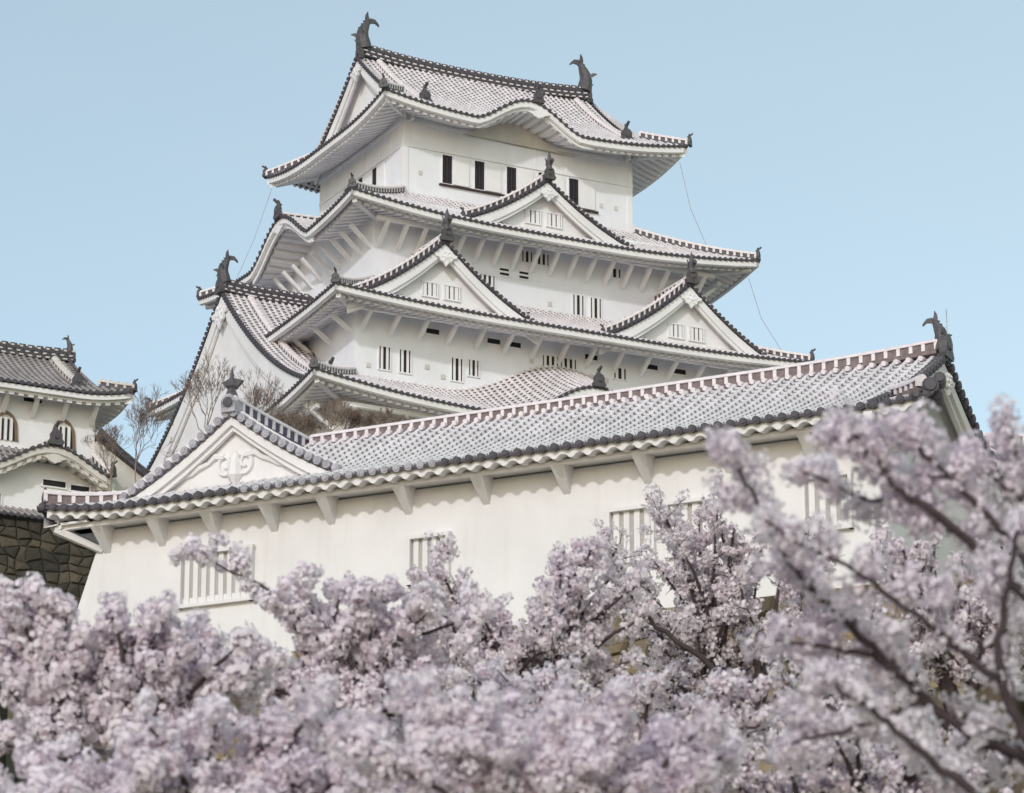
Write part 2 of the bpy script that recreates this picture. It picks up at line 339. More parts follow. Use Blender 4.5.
def gable(par,sd,s0,W,zf,d0,d1,zb,tmat,sides=(-1,1),windows=2,board=.5,wallin=.7,pend=.45,ladder=True,tiles=True,fin=1.0,apexridge=True,pitch=.33,rh=.34,fish=False,wallmat=None,endq=.93,carve=False,bmat=None,light=None,vcap=.11,ornament_out=True,wback=None,zbw=None,swirl=False):
    """triangular gable facing outward on side sd: zf(x) height of the roof at lateral distance x>=0"""
    t,n=SD[sd]; up=Vector((0,0,1)); bm=bmat or PLT
    if tiles:
        mb=MB()
        for e in sides:
            k=max(1,round((d0-d1)/pitch)); p=(d0-d1)/k; prof=[(-.5,0),(-.27,0),(-.2,.055),(-.08,.09),(.08,.09),(.2,.055),(.27,0),(.5,0)]
            for c in range(k):
                rows=[];uvs=[];ln=0
                for i in range(13):
                    x=W*i/12
                    if i: ln+=math.hypot(W/12,zf(x)-zf(W*(i-1)/12))
                    rows.append([P(sd,s0+e*x,d1+(c+.5+o)*p,zf(x)+h) for o,h in prof]); uvs.append([(c+.5+o,-ln+60) for o,h in prof])
                mb.grid(rows,0,uvs)
        mb.build('gable_roof',tmat,par)
    # verge caps (round tile ends facing out)
    mb=MB(); ln=0; step=.3
    for e in (-1,1):
        x=.12
        while x<W*endq:
            dx=.01; sl=math.hypot(dx,zf(x+dx)-zf(x))/dx
            q=P(sd,s0+e*x,d0,zf(x)+.04)
            m=1 if (light and light(s0+e*x)) else 0
            mb.cyl(q-n*.16,q+n*.07,vcap,vcap,7,m,caps=(0,1)); mb.cyl(q+n*.07,q+n*.09,vcap*.6,vcap*.5,6,m,caps=(0,1))
            x+=step/sl
        rows=[[],[]]
        for i in range(21):
            xx=W*endq*i/20; rows[0].append(P(sd,s0+e*xx,d0-.02,zf(xx)-.03)); rows[1].append(P(sd,s0+e*xx,d0-.02,zf(xx)-.1))
        mb.grid(rows,0)
    mb.build('verge_tiles',[DK,DKL],par)
    # verge ridge
    if ladder:
        for e in (-1,1):
            mb=MB(); pts=[P(sd,s0+e*W*q,d0-.6,zf(W*q)+.1) for q in (.03,.15,.3,.45,.6,.72,.84)]
            ridge(mb,pts,.26,.36,.38,'ladder',.12,.09); mb.build('descending_ridge',[DK,LIM],par)
            mb=MB(); oni(mb,pts[-1]+(pts[-1]-pts[-2]).normalized()*.1,(pts[-1]-pts[-2]),.55); mb.build('ridge_end_tile',ORN,par)
    # barge boards
    mb=MB(); lo=zb
    for (ins,th,top,bot,mi) in ((.06,.1,-.12,-.12-board,0),(.16,.12,-.12,-.2-board*1.22,0)):
        for e in (-1,1):
            rows=[]
            for i in range(17):
                x=W*endq*i/16+(0.0 if i else 0); k=1+.35*(x/W)
                z1=zf(x)+top; z2=zf(x)+top+(bot-top)*k*(1.0 if i else 1.05)
                a=P(sd,s0+e*x,d0-ins,0); b=P(sd,s0+e*x,d0-ins-th,0)
                rows.append([a+up*z1,a+up*z2,b+up*z2,b+up*z1])
            mb.grid(rows,0,closed=True); mb.add(rows[-1],[(3,2,1,0)])
    mb.build('barge_board',bm,par)
    # verge soffit
    mb=MB(); 
    for e in (-1,1): mb.grid([[P(sd,s0+e*W*i/12,d0-.1,zf(W*i/12)-.1),P(sd,s0+e*W*i/12,d0-wallin-.1,zf(W*i/12)-.1)] for i in range(13)])
    mb.build('gable_soffit',bm,par)
    # gable wall
    mb=MB(); zw=zb if zbw is None else zbw; poly=[]
    for i in range(-12,13): x=W*abs(i)/12; poly.append(P(sd,s0+W*i/12,d0-wallin,max(zw,zf(x)-.1)))
    poly=[P(sd,s0-W,d0-wallin,zw-.6)]+poly+[P(sd,s0+W,d0-wallin,zw-.6)]
    mb.prism(poly,-n*.15); gw=mb.build('gable_wall',wallmat or PLT,par)
    za=zf(0)
    if pend:
        mb=MB(); c=P(sd,s0,d0-.04,za-.28-board*1.12); r=pend
        pol=[(0,.5),(.35,.45),(.6,.15),(1.05,.1),(.95,-.15),(.65,-.2),(.5,-.5),(.25,-.6),(0,-.95)]
        pol=pol+[(-x,z) for x,z in pol[-2:0:-1]]
        mb.prism([c+t*(x*r)+up*(z*r) for x,z in pol],n*.12); mb.cyl(c+n*.12-up*.1*r,c+n*.18-up*.1*r,.22*r,.18*r,8)
        for a in range(6): mb.cyl(c+n*.12+(t*math.cos(a*1.047)+up*(math.sin(a*1.047)-.15))*r*.38,c+n*.16+(t*math.cos(a*1.047)+up*(math.sin(a*1.047)-.15))*r*.38,.13*r,.1*r,6)
        if carve:
            for e in (-1,1):
                for i in range(9): mb.cyl(c+n*.02+t*e*r*(.6+.33*i)+up*r*(.05-.27*i+.1*math.sin(i*2)),c+n*.08+t*e*r*(.6+.33*i)+up*r*(.05-.27*i+.1*math.sin(i*2)),r*.2*(1-i*.06),r*.12,7)
        mb.build('gable_pendant',bm,par)
    if swirl:
        mb=MB(); c=P(sd,s0,d0-wallin+.03,za-1.38)
        for e in (-1,1):
            pts=[];rs=[]
            for i in range(26):
                a=i*.36; rr=.36*(1-i/34)
                pts.append(c+t*e*(.3+rr*math.cos(a+2.4)*.8)+up*(rr*math.sin(a+2.4)+.05)); rs.append(.075*(1-i/50))
            mb.tube(pts,rs,5)
            mb.tube([c+t*e*x+up*z for x,z in ((.32,.25),(.6,.28),(.8,.12),(1.05,.05),(1.3,-.12),(1.6,-.16),(1.9,-.36),(2.3,-.5))],[.09,.1,.07,.1,.07,.08,.05,.02],6)
        mb.tube([c+up*-.55,c+up*-.3,c+up*.1,c+up*.4],[.05,.22,.16,.03],7); mb.build('plaster_scroll',bm,par)
    # windows
    if windows:
        for k in range(windows):
            sx=s0+(k-(windows-1)/2)*1.25; window(par,sd,sx,d0-wallin,zb+.62,.8,.7,3,barw=.19,proud=.07)
    if apexridge:
        mb=MB(); ridge(mb,[P(sd,s0,d0+.05,za+.05),P(sd,s0,d1,za+.05)],.36,rh,.4,'ladder'); mb.build('gable_ridge',[DK,LIM],par)
        mb=MB(); finial(mb,P(sd,s0,d0+.12,za+.08),n,fin); mb.build('ridge_finial',ORN,par)
def window(par,sd,s,d,zc,ww,hh,bars,frame=.07,proud=.05,barw=None,sill=False,framem=None):
    """zc = bottom"""
    t,n=SD[sd]; up=Vector((0,0,1)); ax=(t,n,up); fm=framem or PLT
    mb=MB(); c=P(sd,s,d+.004,zc+hh/2); mb.box(c,(ww,.02,hh),ax); o=mb.build('window',VOID,par)
    mb=MB()
    for e in (-1,1):
        mb.box(P(sd,s+e*(ww/2+frame/2),d+proud/2,zc+hh/2),(frame,proud*1.6,hh+2*frame),ax); mb.box(P(sd,s,d+proud/2+.002,zc+hh/2+e*(hh/2+frame/2)),(ww+2*frame+.03,proud*1.6,frame),ax)
    f=mb.build('frame',fm,par); f.parent=o
    if bars:
        mb=MB(); bw=barw or ww/(2*bars+1)*.95
        for i in range(bars): mb.box(P(sd,s-ww/2+ww*(i+.5+.0)/bars,d+.03,zc+hh/2),(bw,.05,hh),ax)
        f=mb.build('lattice_bars',fm,par); f.parent=o
    if sill:
        mb=MB(); mb.box(P(sd,s,d+.08,zc-frame-.03),(ww+.3,.2,.07),ax); f=mb.build('sill',BR,par); f.parent=o
    return o

def prof(r,c=.28): return (1-c)*r+c*r*r
class Skirt:
    def __init__(K,A,B,a,b,ze,zt,lift,kara=None,pitch=.33,l0=.45,sides='FLRB',conc=.28):
        K.A,K.B,K.a,K.b,K.ze,K.zt,K.lift,K.kara,K.l0,K.conc=A,B,a,b,ze,zt,lift,kara or {},l0,conc
        K.S={}
        for sd in sides:
            h0,h1,d0,d1=(A,a,B,b) if sd in 'FB' else (B,b,A,a)
            K.S[sd]=Slope(sd,d0,d1,(lambda r,h0=h0,h1=h1:-(h0+(h1-h0)*r)),(lambda r,h0=h0,h1=h1:h0+(h1-h0)*r),(lambda s,r,sd=sd,h0=h0,h1=h1:K.z(sd,s,r,h0,h1)),pitch)
    def z(K,sd,s,r,h0,h1):
        hl=h0+(h1-h0)*r; q=abs(s)/max(hl,.01); l=K.lift*(max(0,(min(q,1.05)-K.l0)/(1-K.l0))**2.1)*(1-r)
        z=K.ze+(K.zt-K.ze)*prof(r,K.conc)+l
        for (s0,hw,h) in K.kara.get(sd,[]):
            x=(s-s0)/hw
            if h<2:
                if abs(x)<1: z=max(z,K.ze+h*(.5+.5*math.cos(math.pi*x))**.85+.10*r)
            else:
                x=(s-s0)/(hw*(.78+.22*r))
                if abs(x)<1: z+=h*(.5+.5*math.cos(math.pi*x))**1.1
        return z
    def build(K,par,tmat,dark=DK,trim=PLT,visible='FLR',soff=.4,hipridge=True,capl=None,tipn=1.0,ladder='ladder',rr=.2,ribs=True,r1=1.0,wide=.5):
        mb=MB()
        for sd,S in K.S.items(): S.tiles(mb)
        mb.build('roof',tmat,par)
        for sd,S in K.S.items():
            if sd not in visible: continue
            mb=MB(); S.caps(mb,.1,0,1,capl); mb.build('eave_tiles',[dark,DKL],par)
            mb=MB(); S.ribbon(mb,-.04,-.34,.04,.16); S.ribbon(mb,-.12,-.38,.1,.16); mb.build('eave_board',trim,par)
            mb=MB(); S.soffit(mb,soff,rr,r0=.1,r1=r1,wide=wide); mb.build('soffit',trim,par)
            for (s0,hw,h) in K.kara.get(sd,[]):      # wavy gable: filling wall behind the arch + pendant
                t,n=SD[sd]; mb=MB(); poly=[]
                for i in range(-14,15):
                    s=s0+hw*i/14; poly.append(P(sd,s,S.d1+.12,S.zf(s,0)-.3))
                poly=[P(sd,s0-hw,S.d1+.12,K.ze-.9)]+poly+[P(sd,s0+hw,S.d1+.12,K.ze-.9)]
                mb.prism(poly,-n*.1); mb.build('arch_wall',trim,par)
                mb=MB(); S2=Slope(sd,S.d0,S.d1,lambda r:s0-hw*.97,lambda r:s0+hw*.97,S.zf)
                S2.ribbon(mb,-.26,-.62,.22,.12,n=26); 
                c=P(sd,s0,S.d0-.1,S.zf(s0,0)-.62); r=.42
                pol=[(0,.5),(.35,.45),(.7,.3),(1.5,.1),(.9,-.1),(.6,-.35),(.25,-.45),(0,-.6)]; pol=pol+[(-x,z) for x,z in pol[-2:0:-1]]
                mb.prism([c+t*(x*r)+Vector((0,0,z*r)) for x,z in pol],n*.14)
                mb.build('arch_board',trim,par)
                mb=MB(); top=P(sd,s0,S.d0,S.zf(s0,0)+.1); back=P(sd,s0,S.d0-(S.d0-S.d1)*.9,S.zf(s0,.0)+.3)
                ridge(mb,[top-n*.1,back],.28,.2,.38,'ladder'); mb.build('arch_ridge',[dark,LIM],par)
                mb=MB(); oni(mb,top+n*.05,n,.9); mb.build('ridge_end_tile',ORN,par)
        if hipridge:
            for (x,y,s1,s2) in ((-1,-1,'L','F'),(1,-1,'F','R'),(-1,1,'B','L'),(1,1,'R','B')):
                if s1 not in K.S and s2 not in K.S: continue
                pts=[]
                for i in range(9):
                    r=.03+.95*i/8; S=K.S.get('F') or K.S.get('L')
                    A=K.A+(K.a-K.A)*r; B=K.B+(K.b-K.B)*r
                    z=K.z('F',A*.9999,r,K.A,K.a); pts.append(Vector((x*A,y*B,z+.05)))
                mb=MB(); ridge(mb,pts,.3,.26,.38,ladder); mb.build('hip_ridge',[dark,LIM],par)
                o=Vector((x,y,0)); mb=MB(); oni(mb,pts[0]+o.normalized()*.12,o,.62); mb.build('ridge_end_tile',ORN,par)
                # corner rafter
                mb=MB(); d=o.normalized(); zc=K.z('F',K.A,0,K.A,K.a)-.5
                mb.cyl(Vector((x*(K.A-.35),y*(K.B-.35),zc)),Vector((x*(K.a+.1),y*(K.b+.1),zc+.35-K.lift*.5)),.17,.17,4); mb.build('corner_rafter',trim,par)
def walls(par,a,b,z0,z1,mat,name='wall',flare=0):
    mb=MB(); f=flare
    vs=[(-a-f,-b-f,z0),(a+f,-b-f,z0),(a+f,b+f,z0),(-a-f,b+f,z0),(-a,-b,z1),(a,-b,z1),(a,b,z1),(-a,b,z1)]
    mb.add(vs,[(0,1,5,4),(1,2,6,5),(2,3,7,6),(3,0,4,7),(4,5,6,7),(3,2,1,0)]); return mb.build(name,mat,par)
def brackets(par,sd,half,dw,ztop,out,drop,n,mat=PLT,lo=None,hi=None,beam=True):
    t,nn=SD[sd]; lo=-half if lo is None else lo; hi=half if hi is None else hi
    for i in range(n):
        s=lo+(hi-lo)*i/(n-1); a=P(sd,s,dw,ztop-drop); b=P(sd,s,dw+out,ztop)
        mb=MB(); d=(b-a).normalized(); up=d.cross(t).normalized(); mb.box((a+b)/2,(.19,(b-a).length+.1,.2),(t,d,up)); mb.build('eave_bracket',mat,par)
    if beam:
        mb=MB(); mb.box(P(sd,(lo+hi)/2,dw+out-.05,ztop+.1),(hi-lo+1.2,.24,.22),(t,nn,Vector((0,0,1)))); mb.build('eave_beam',mat,par)

# ================================================================ MAIN KEEP
AK=rad(27.5); UK=Vector((math.cos(AK),math.sin(AK),0)); VK=Vector((-math.sin(AK),math.cos(AK),0))
CEN=Vector((-2.02,205.64,0))
keep=thing('castle_keep',(CEN.x,CEN.y,38),AK,'tall white castle keep of stacked tiled roofs with fish ornaments on the topmost ridge','castle keep')
def main_keep():
    k=keep
    # walls of each storey
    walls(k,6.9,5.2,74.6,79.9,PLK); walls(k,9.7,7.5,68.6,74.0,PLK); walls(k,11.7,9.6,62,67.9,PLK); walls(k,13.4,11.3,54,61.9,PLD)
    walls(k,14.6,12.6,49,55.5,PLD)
    # storey roofs
    R4=Skirt(12.1,9.9,6.9,5.2,72.48,75.35,.68,{'L':[(.9,3.9,1.9)]},l0=.2); R4.build(k,TK)
    R3=Skirt(13.95,12.1,9.7,7.5,66.68,69.2,.38,l0=.25); R3.build(k,TK)
    R2=Skirt(15.7,13.5,11.7,9.6,61.1,63.3,.85,{'F':[(.2,6.9,2.15)]},l0=.3); R2.build(k,TK)
    R1=Skirt(17.0,15.0,13.4,11.3,55.0,56.9,.5,sides='FLR'); R1.build(k,TK,hipridge=False)
    # top roof: hipped skirt below, gable above
    A,B,G,ze,zr,rb=9.12,7.45,7.25,79.4,84.8,.25
    def lift(s,hl,dep): return .62*(max(0,min(abs(s)/hl,1.03)-.25)/.75)**2.2*max(0,1-dep/4.2)
    def zF(s,r):
        hl=A-(A-G)*min(1,r/rb); z=ze+(zr-ze)*prof(r,.3)+lift(s,hl,r*B); x=(s+.5)/3.3
        if abs(x)<1: z=max(z,ze+1.5*(.5+.5*math.cos(math.pi*x))**.85+.15*r)
        return z
    def zFb(s,r):
        hl=A-(A-G)*min(1,r/rb); return ze+(zr-ze)*prof(r,.3)+lift(s,hl,r*B)
    hi=lambda r:A-(A-G)*min(1,r/rb)
    F=Slope('F',B,0,lambda r:-hi(r),hi,zF); Bk=Slope('B',B,0,lambda r:-hi(r),hi,zFb)
    mb=MB(); F.tiles(mb,16); Bk.tiles(mb,8)
    side={}
    for sd in 'LR':
        zs=lambda s,r:ze+(zr-ze)*prof(r*2.6/B,.3)+lift(s,B-2.6*r,r*2.6)
        S=side[sd]=Slope(sd,A,A-2.6,lambda r:-(B-2.6*r),lambda r:B-2.6*r,zs); S.tiles(mb,6)
    mb.build('roof',TK,k)
    K=Skirt(A,B,6.9,5.2,ze,ze+1.35,.0,{'F':[(0,3.35,1.5)]}); 
    for sd,S in (('F',F),('L',side['L']),('R',side['R'])):
        mb=MB(); S.caps(mb,.1); mb.build('eave_tiles',[DK,DKL],k)
        mb=MB(); S.ribbon(mb,-.04,-.36,.04,.16); S.ribbon(mb,-.12,-.4,.1,.16); mb.build('eave_board',PLT,k)
        d1=5.2 if sd=='F' else 6.9; dd=S.d0-d1; h0=(A if sd=='F' else B)
        zz=(lambda s,r,S=S,dd=dd:S.zf(s,r*dd/(S.d0-S.d1)))
        Q=Slope(sd,S.d0,d1,lambda r,h0=h0,dd=dd:-(h0-dd*r),lambda r,h0=h0,dd=dd:h0-dd*r,zz)
        mb=MB(); Q.soffit(mb,.42,.2,r0=.12,wide=.48,slope=.6); mb.build('soffit',PLT,k)
    # curved gable in the front eave
    t,n=SD['F']; mb=MB(); poly=[P('F',3.35*i/14,5.35,zF(3.35*i/14,0)-.3) for i in range(-14,15)]
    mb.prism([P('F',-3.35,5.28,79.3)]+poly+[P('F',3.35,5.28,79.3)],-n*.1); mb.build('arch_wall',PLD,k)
    mb=MB(); S2=Slope('F',B,0,lambda r:-3.3,lambda r:3.3,zF); S2.ribbon(mb,-.28,-.55,.22,.12,n=26)
    c=P('F',0,B-.1,zF(0,0)-.62); pol=[(0,.5),(.35,.45),(.7,.3),(1.7,.12),(.9,-.1),(.6,-.35),(.25,-.45),(0,-.6)]; pol=pol+[(-x,z) for x,z in pol[-2:0:-1]]
    mb.prism([c+t*(x*.42)+Vector((0,0,z*.42)) for x,z in pol],n*.14); mb.build('arch_board',PLT,k)
    mb=MB(); ridge(mb,[P('F',0,B-.1,zF(0,0)+.1),P('F',0,B-3.6,zF(0,0)+.25)],.3,.2,.38); mb.build('arch_ridge',[DK,LIM],k)
    mb=MB(); oni(mb,P('F',0,B-.02,zF(0,0)+.1),n,.85); mb.build('ridge_end_tile',ORN,k)
    # gables at both ends of the ridge
    for sd in 'LR':
        gable(k,sd,0,B*(1-rb)+.1,lambda x:ze+(zr-ze)*prof(1-x/B,.3),G+.02,0,80.35,TK,tiles=False,windows=0,ladder=False,apexridge=False,board=.5,wallin=.65,endq=1.0,pend=.6,zbw=80.0)
    for e in (-1,1):
        for f in (-1,1):
            pts=[Vector((e*(G-1.15),f*B*(1-r),ze+(zr-ze)*prof(r,.3)+.06)) for r in (.93,.8,.65,.5,.38,.28,.2)]
            mb=MB(); ridge(mb,pts,.3,.24,.36); mb.build('descending_ridge',[DK,LIM],k)
            mb=MB(); oni(mb,pts[-1]+Vector((0,f*.15,0)),(0,f,0),.95); mb.build('ridge_end_tile',ORN,k)
            pts=[Vector((e*(A-1.85*i/7),f*(B-1.85*i/7),zFb(A-1.85*i/7-.001,1.85*i/7/B)+.05)) for i in range(8)]
            mb=MB(); ridge(mb,pts,.3,.26,.36); mb.build('hip_ridge',[DK,LIM],k)
            mb=MB(); oni(mb,pts[0]+Vector((e*.1,f*.1,0)),(e,f,0),.62); mb.build('ridge_end_tile',ORN,k)
            mb=MB(); zc=zFb(A-.001,0)-.5; mb.cyl((e*(A-.35),f*(B-.35),zc),(e*7,f*5.3,zc+.2),.17,.17,4); mb.build('corner_rafter',PLT,k)
    mb=MB(); n_=14; pts=[Vector((-G+.45+(2*G-.9)*i/n_,0,zr-.1+.35*abs(2*i/n_-1)**2.4)) for i in range(n_+1)]
    ridge(mb,pts,.42,.56,.42,'checker'); mb.build('main_ridge',[DK,LIM],k)
    for e in (-1,1):
        mb=MB(); shachi(mb,(e*(G-.5),0,zr+.7),(e,0,0),.95); oni(mb,Vector((e*(G-.2),0,zr+.0)),(e,0,0),1.0,False,False); mb.build('fish_ornament',ORN,k)
    # big side gable on the second roof, both flanks
    zap=70.1
    def zbig(x):
        q=x/10.9; return zap-(zap-62.25)*(q*(1.48-.48*q))
    gable(k,'L',0,10.9,zbig,14.95,9.8,61.9,TK,windows=0,board=.8,wallin=.32,pend=.95,ladder=False,apexridge=False,carve=False,endq=.98,zbw=61.4,pitch=.36,wallmat=PLT,bmat=PLT,swirl=True)
    gable(k,'R',0,10.9,zbig,14.95,9.8,61.9,TK,windows=0,board=.75,wallin=1.0,pend=.95,ladder=False,apexridge=False,endq=.98,zbw=61.4,pitch=.36)
    for e in (-1,1):
        mb=MB(); ridge(mb,[(e*14.9,0,zap+.15),(e*13,0,zap),(e*11.5,0,zap),(e*9.8,0,zap)],.42,.52,.42,'checker'); mb.build('gable_ridge',[DK,LIM],k)
        mb=MB(); shachi(mb,(e*14.7,0,zap+.62),(e,0,0),.8); oni(mb,Vector((e*15.0,0,zap+.0)),(e,0,0),1.0,False,False); mb.build('fish_ornament',ORN,k)
        for f in (-1,1):
            pts=[Vector((e*13.4,f*10.9*q,zbig(10.9*q)+.06)) for q in (.04,.2,.36,.52,.68,.82,.95)]
            mb=MB(); ridge(mb,pts,.28,.22,.36); mb.build('descending_ridge',[DK,LIM],k)
            mb=MB(); oni(mb,pts[-1]+Vector((0,f*.15,0)),(0,f,0),1.0); mb.build('ridge_end_tile',ORN,k)
    # dormer gables
    z4=lambda x:75.95-3.1*((x/5.5)*(1.45-.45*x/5.5))
    gable(k,'F',-.2,5.5,z4,8.9,5.2,73.0,TK,board=.42,wallin=.6,pend=.5,fin=.85,windows=2)
    gable(k,'B',-.2,5.5,z4,8.9,5.2,73.0,TK,board=.42,wallin=.6,pend=.5,fin=.62,windows=0)
    z3=lambda x:70.65-3.85*((x/5.8)*(1.45-.45*x/5.8))
    for sx in (-7.3,7.1):
        gable(k,'F',sx,5.8,z3,11.1,7.5,67.15,TK,board=.46,wallin=.6,pend=.6,fin=.95,windows=2)
    # brackets
    for sd,h,n in (('F',9.4,18),('L',7.2,13),('R',7.2,10)): brackets(k,sd,h,9.7 if sd!='F' else 7.5,72.2,1.15,1.0,n,beam=(sd!='L'))
    for sd,h,n in (('F',11.3,15),('L',9.2,9)): brackets(k,sd,h,11.7 if sd!='F' else 9.6,66.45,1.1,.75,n)
    brackets(k,'F',13,11.3,60.6,1.2,.9,10); brackets(k,'L',11,13.4,60.6,1.2,.9,8)
    # top storey: band, posts, openings with sliding shutters
    mb=MB()
    for sd,h,d in (('F',6.9,5.2),('L',5.2,6.9),('R',5.2,6.9)):
        t,n=SD[sd]; ax=(t,n,Vector((0,0,1)))
        mb.box(P(sd,0,d+.03,78.03),(2*h+.1,.07,.13),ax)
        mb.box(P(sd,0,d+.05,79.35),(2*h+.1,.1,.16),ax)
        for i in range(8):
            s=-h+.06+(2*h-.12)*i/7; mb.box(P(sd,s,d+.012,78.7),(.14,.03,1.2),ax)
        for s in (-h+.12,h-.12): mb.box(P(sd,s,d+.02,76.8),(.3,.045,4),ax)
    mb.build('wall_framing',PLT,k)
    t,n=SD['F']; up=Vector((0,0,1)); ax=(t,n,up)
    for i,s in enumerate((-4.32,-2.4,-.48,1.44,3.3)):
        o=window(k,'F',s,5.2,76.25,.58,1.6,0,frame=.05)
        mb=MB(); mb.box(P('F',s+.82,5.2+.04,77.05),(.95,.06,1.58),ax); sh=mb.build('shutter',PLT,k); sh.parent=o
        mb=MB(); mb.box(P('F',s,5.23,77.05),(.05,.03,1.6),ax); mb.box(P('F',s+.16,5.22,77.05),(.03,.03,1.6),ax); sh=mb.build('bars',BR,k); sh.parent=o
        mb=MB(); mb.box(P('F',s+.5,5.27,76.14),(1.95,.14,.09),ax); sh=mb.build('sill',BR,k); sh.parent=o
    t,n=SD['L']; ax=(t,n,up)
    for s in (1.75,0.0,-1.75):
        o=window(k,'L',s,6.9,76.25,.58,1.6,0,frame=.05)
        mb=MB(); mb.box(P('L',s+.82,6.94,77.05),(.95,.06,1.58),ax); sh=mb.build('shutter',PLT,k); sh.parent=o
    for s in (-5.9,5.0,5.9): mb=MB(); mb.box(P('F',s,5.21,76.6),(.22,.05,.25),(SD['F'][0],SD['F'][1],up)); mb.build('gun_port',PLD,k)
    # lattice windows
    def lat(sd,d,lst):
        for s,zb,ww,hh,nb in lst: window(k,sd,s,d,zb,ww,hh,nb,barw=ww/(2*nb+1)*1.05)
    lat('F',7.5,[(2.3,69.15,.62,1.2,2),(3.35,69.15,.62,1.2,2),(-3.1,69.5,.85,1.1,3),(-.75,71.7,.6,.62,2),(.1,71.7,.85,.62,3),(4.5,71.7,.7,.5,2)])
    for s in (-2.1,-.95): window(k,'F',s,7.5,70.75,.55,.38,0); mb=MB(); mb.box(P('F',s,7.55,70.94),(.55,.05,.1),(SD['F'][0],SD['F'][1],up)); mb.build('vent_slat',PLT,k)
    lat('F',9.6,[(-10.0,63.8,.6,1.2,2),(-8.85,63.8,.6,1.2,2),(-5.9,63.8,.6,1.2,2),(-4.95,64.2,.55,.85,2),(-.5,65.35,.9,.6,3),(.55,65.35,.9,.6,3),(3.6,65.3,.7,.6,2)])
    for s in (-7.3,-3.8,-2.6,1.9,5.5,7.2): window(k,'F',s,9.6,66.1,.75,.28,0)
    lat('L',9.7,[(-5.6,69.6,.9,1.2,3),(-3.0,69.6,.9,1.2,3)]); lat('L',11.7,[(-7.9,63.9,.7,1.1,2),(-5.5,63.9,.7,1.1,2)])
    for s,d,z in ((-3.1,7.5,69.0),(.6,7.5,69.6),(5.2,7.5,69.5),(-.4,7.5,69.1),(-10.9,9.6,63.9),(-7.6,9.6,64.3),(-6.7,9.6,63.9),(1.9,9.6,65.2),(2.8,9.6,65.1),(-1.6,9.6,65.5)):
        mb=MB(); mb.box(P('F',s,d+.02,z),(.24,.06,.24),(SD['F'][0],SD['F'][1],up)); mb.build('gun_port',PLD,k)
    # lightning cables with their stays
    for pts in (((-8.95,7.2,79.3),(-9.7,7.8,76.4),(-10.6,8.6,73.6)),((8.9,-7.0,79.2),(9.4,-7.25,76.5),(10.3,-7.8,73.8)),((11.8,-9.2,72.3),(12.3,-9.6,70),(13.2,-10.6,67.6))):
        mb=MB(); mb.tube(pts,[.016]*3,4); mb.build('lightning_cable',DKL,k)
main_keep()
# stone base of the keep
def stones(name,pts,z0,z1,mat,batter=.25,size=.8,seed=1,thick=2.0,label=None,cat='stone wall',coping=None):
    """rough masonry along a plan polyline (outside on the right-hand side when walking), as one mesh"""
    R=random.Random(seed); mb=MB(); up=Vector((0,0,1)); H=z1-z0
    for a,b in zip(pts[:-1],pts[1:]):
        a=Vector((*a,0)); b=Vector((*b,0)); L=(b-a).length; d=(b-a)/L; out=d.cross(up)
        nr=max(1,int(H/(size*.8))); nc=max(1,int(L/size)); 
        J={}
        def node(i,j,sh):
            if (i,j) not in J: J[(i,j)]=((i+sh+R.uniform(-.36,.36) if 0<i<nc else i),(j+R.uniform(-.38,.38) if 0<j<nr else j))
            return J[(i,j)]
        for j in range(nr):
            for i in range(nc):
                q=[node(i,j,0),node(i+1,j,0),node(i+1,j+1,0),node(i,j+1,0)]
                cx=sum(x for x,_ in q)/4; cy=sum(y for _,y in q)/4; bul=R.uniform(.05,.22)*size
                def pt(x,y,o):
                    z=z1-(nr-y)/nr*H; off=(z1-z)*batter*(1+.35*(z1-z)/H)+o; return a+d*(x/nc*L)+out*off+up*z
                outer=[pt(cx+(x-cx)*.97,cy+(y-cy)*.97,0) for x,y in q]
                mid=[]
                for m in range(4):
                    x,y=q[m]; x2,y2=q[(m+1)%4]
                    mid.append(pt(cx+(x-cx)*.74+R.uniform(-.04,.04),cy+(y-cy)*.74+R.uniform(-.04,.04),bul*.9))
                c=pt(cx,cy,bul*1.1+R.uniform(0,.05))
                v=outer+mid+[c]
                mb.add(v,[(0,1,5,4),(1,2,6,5),(2,3,7,6),(3,0,4,7),(4,5,8),(5,6,8),(6,7,8),(7,4,8)])
        off0=H*batter*1.35-2.4
        mb.add([a+up*z1-out*thick,b+up*z1-out*thick,b+up*z1-out*.06,a+up*z1-out*.06,a+up*z0+out*(off0-.06),b+up*z0+out*(off0-.06),a+up*z0-out*thick,b+up*z0-out*thick],[(0,1,2,3),(3,2,5,4),(0,3,4,6),(1,7,5,2),(0,6,7,1)],0)
    o=mb.build(name,mat); 
    return tag(o,label,cat)
def KP(x,y): p=CEN+UK*x+VK*y; return (p.x,p.y)
stones('stone_base',[KP(-14.6,12.6),KP(-14.6,-12.6),KP(14.6,-12.6),KP(14.6,12.6)],36,49.2,STD,.3,1.3,5,label='high battered stone base hidden below the tall white keep')

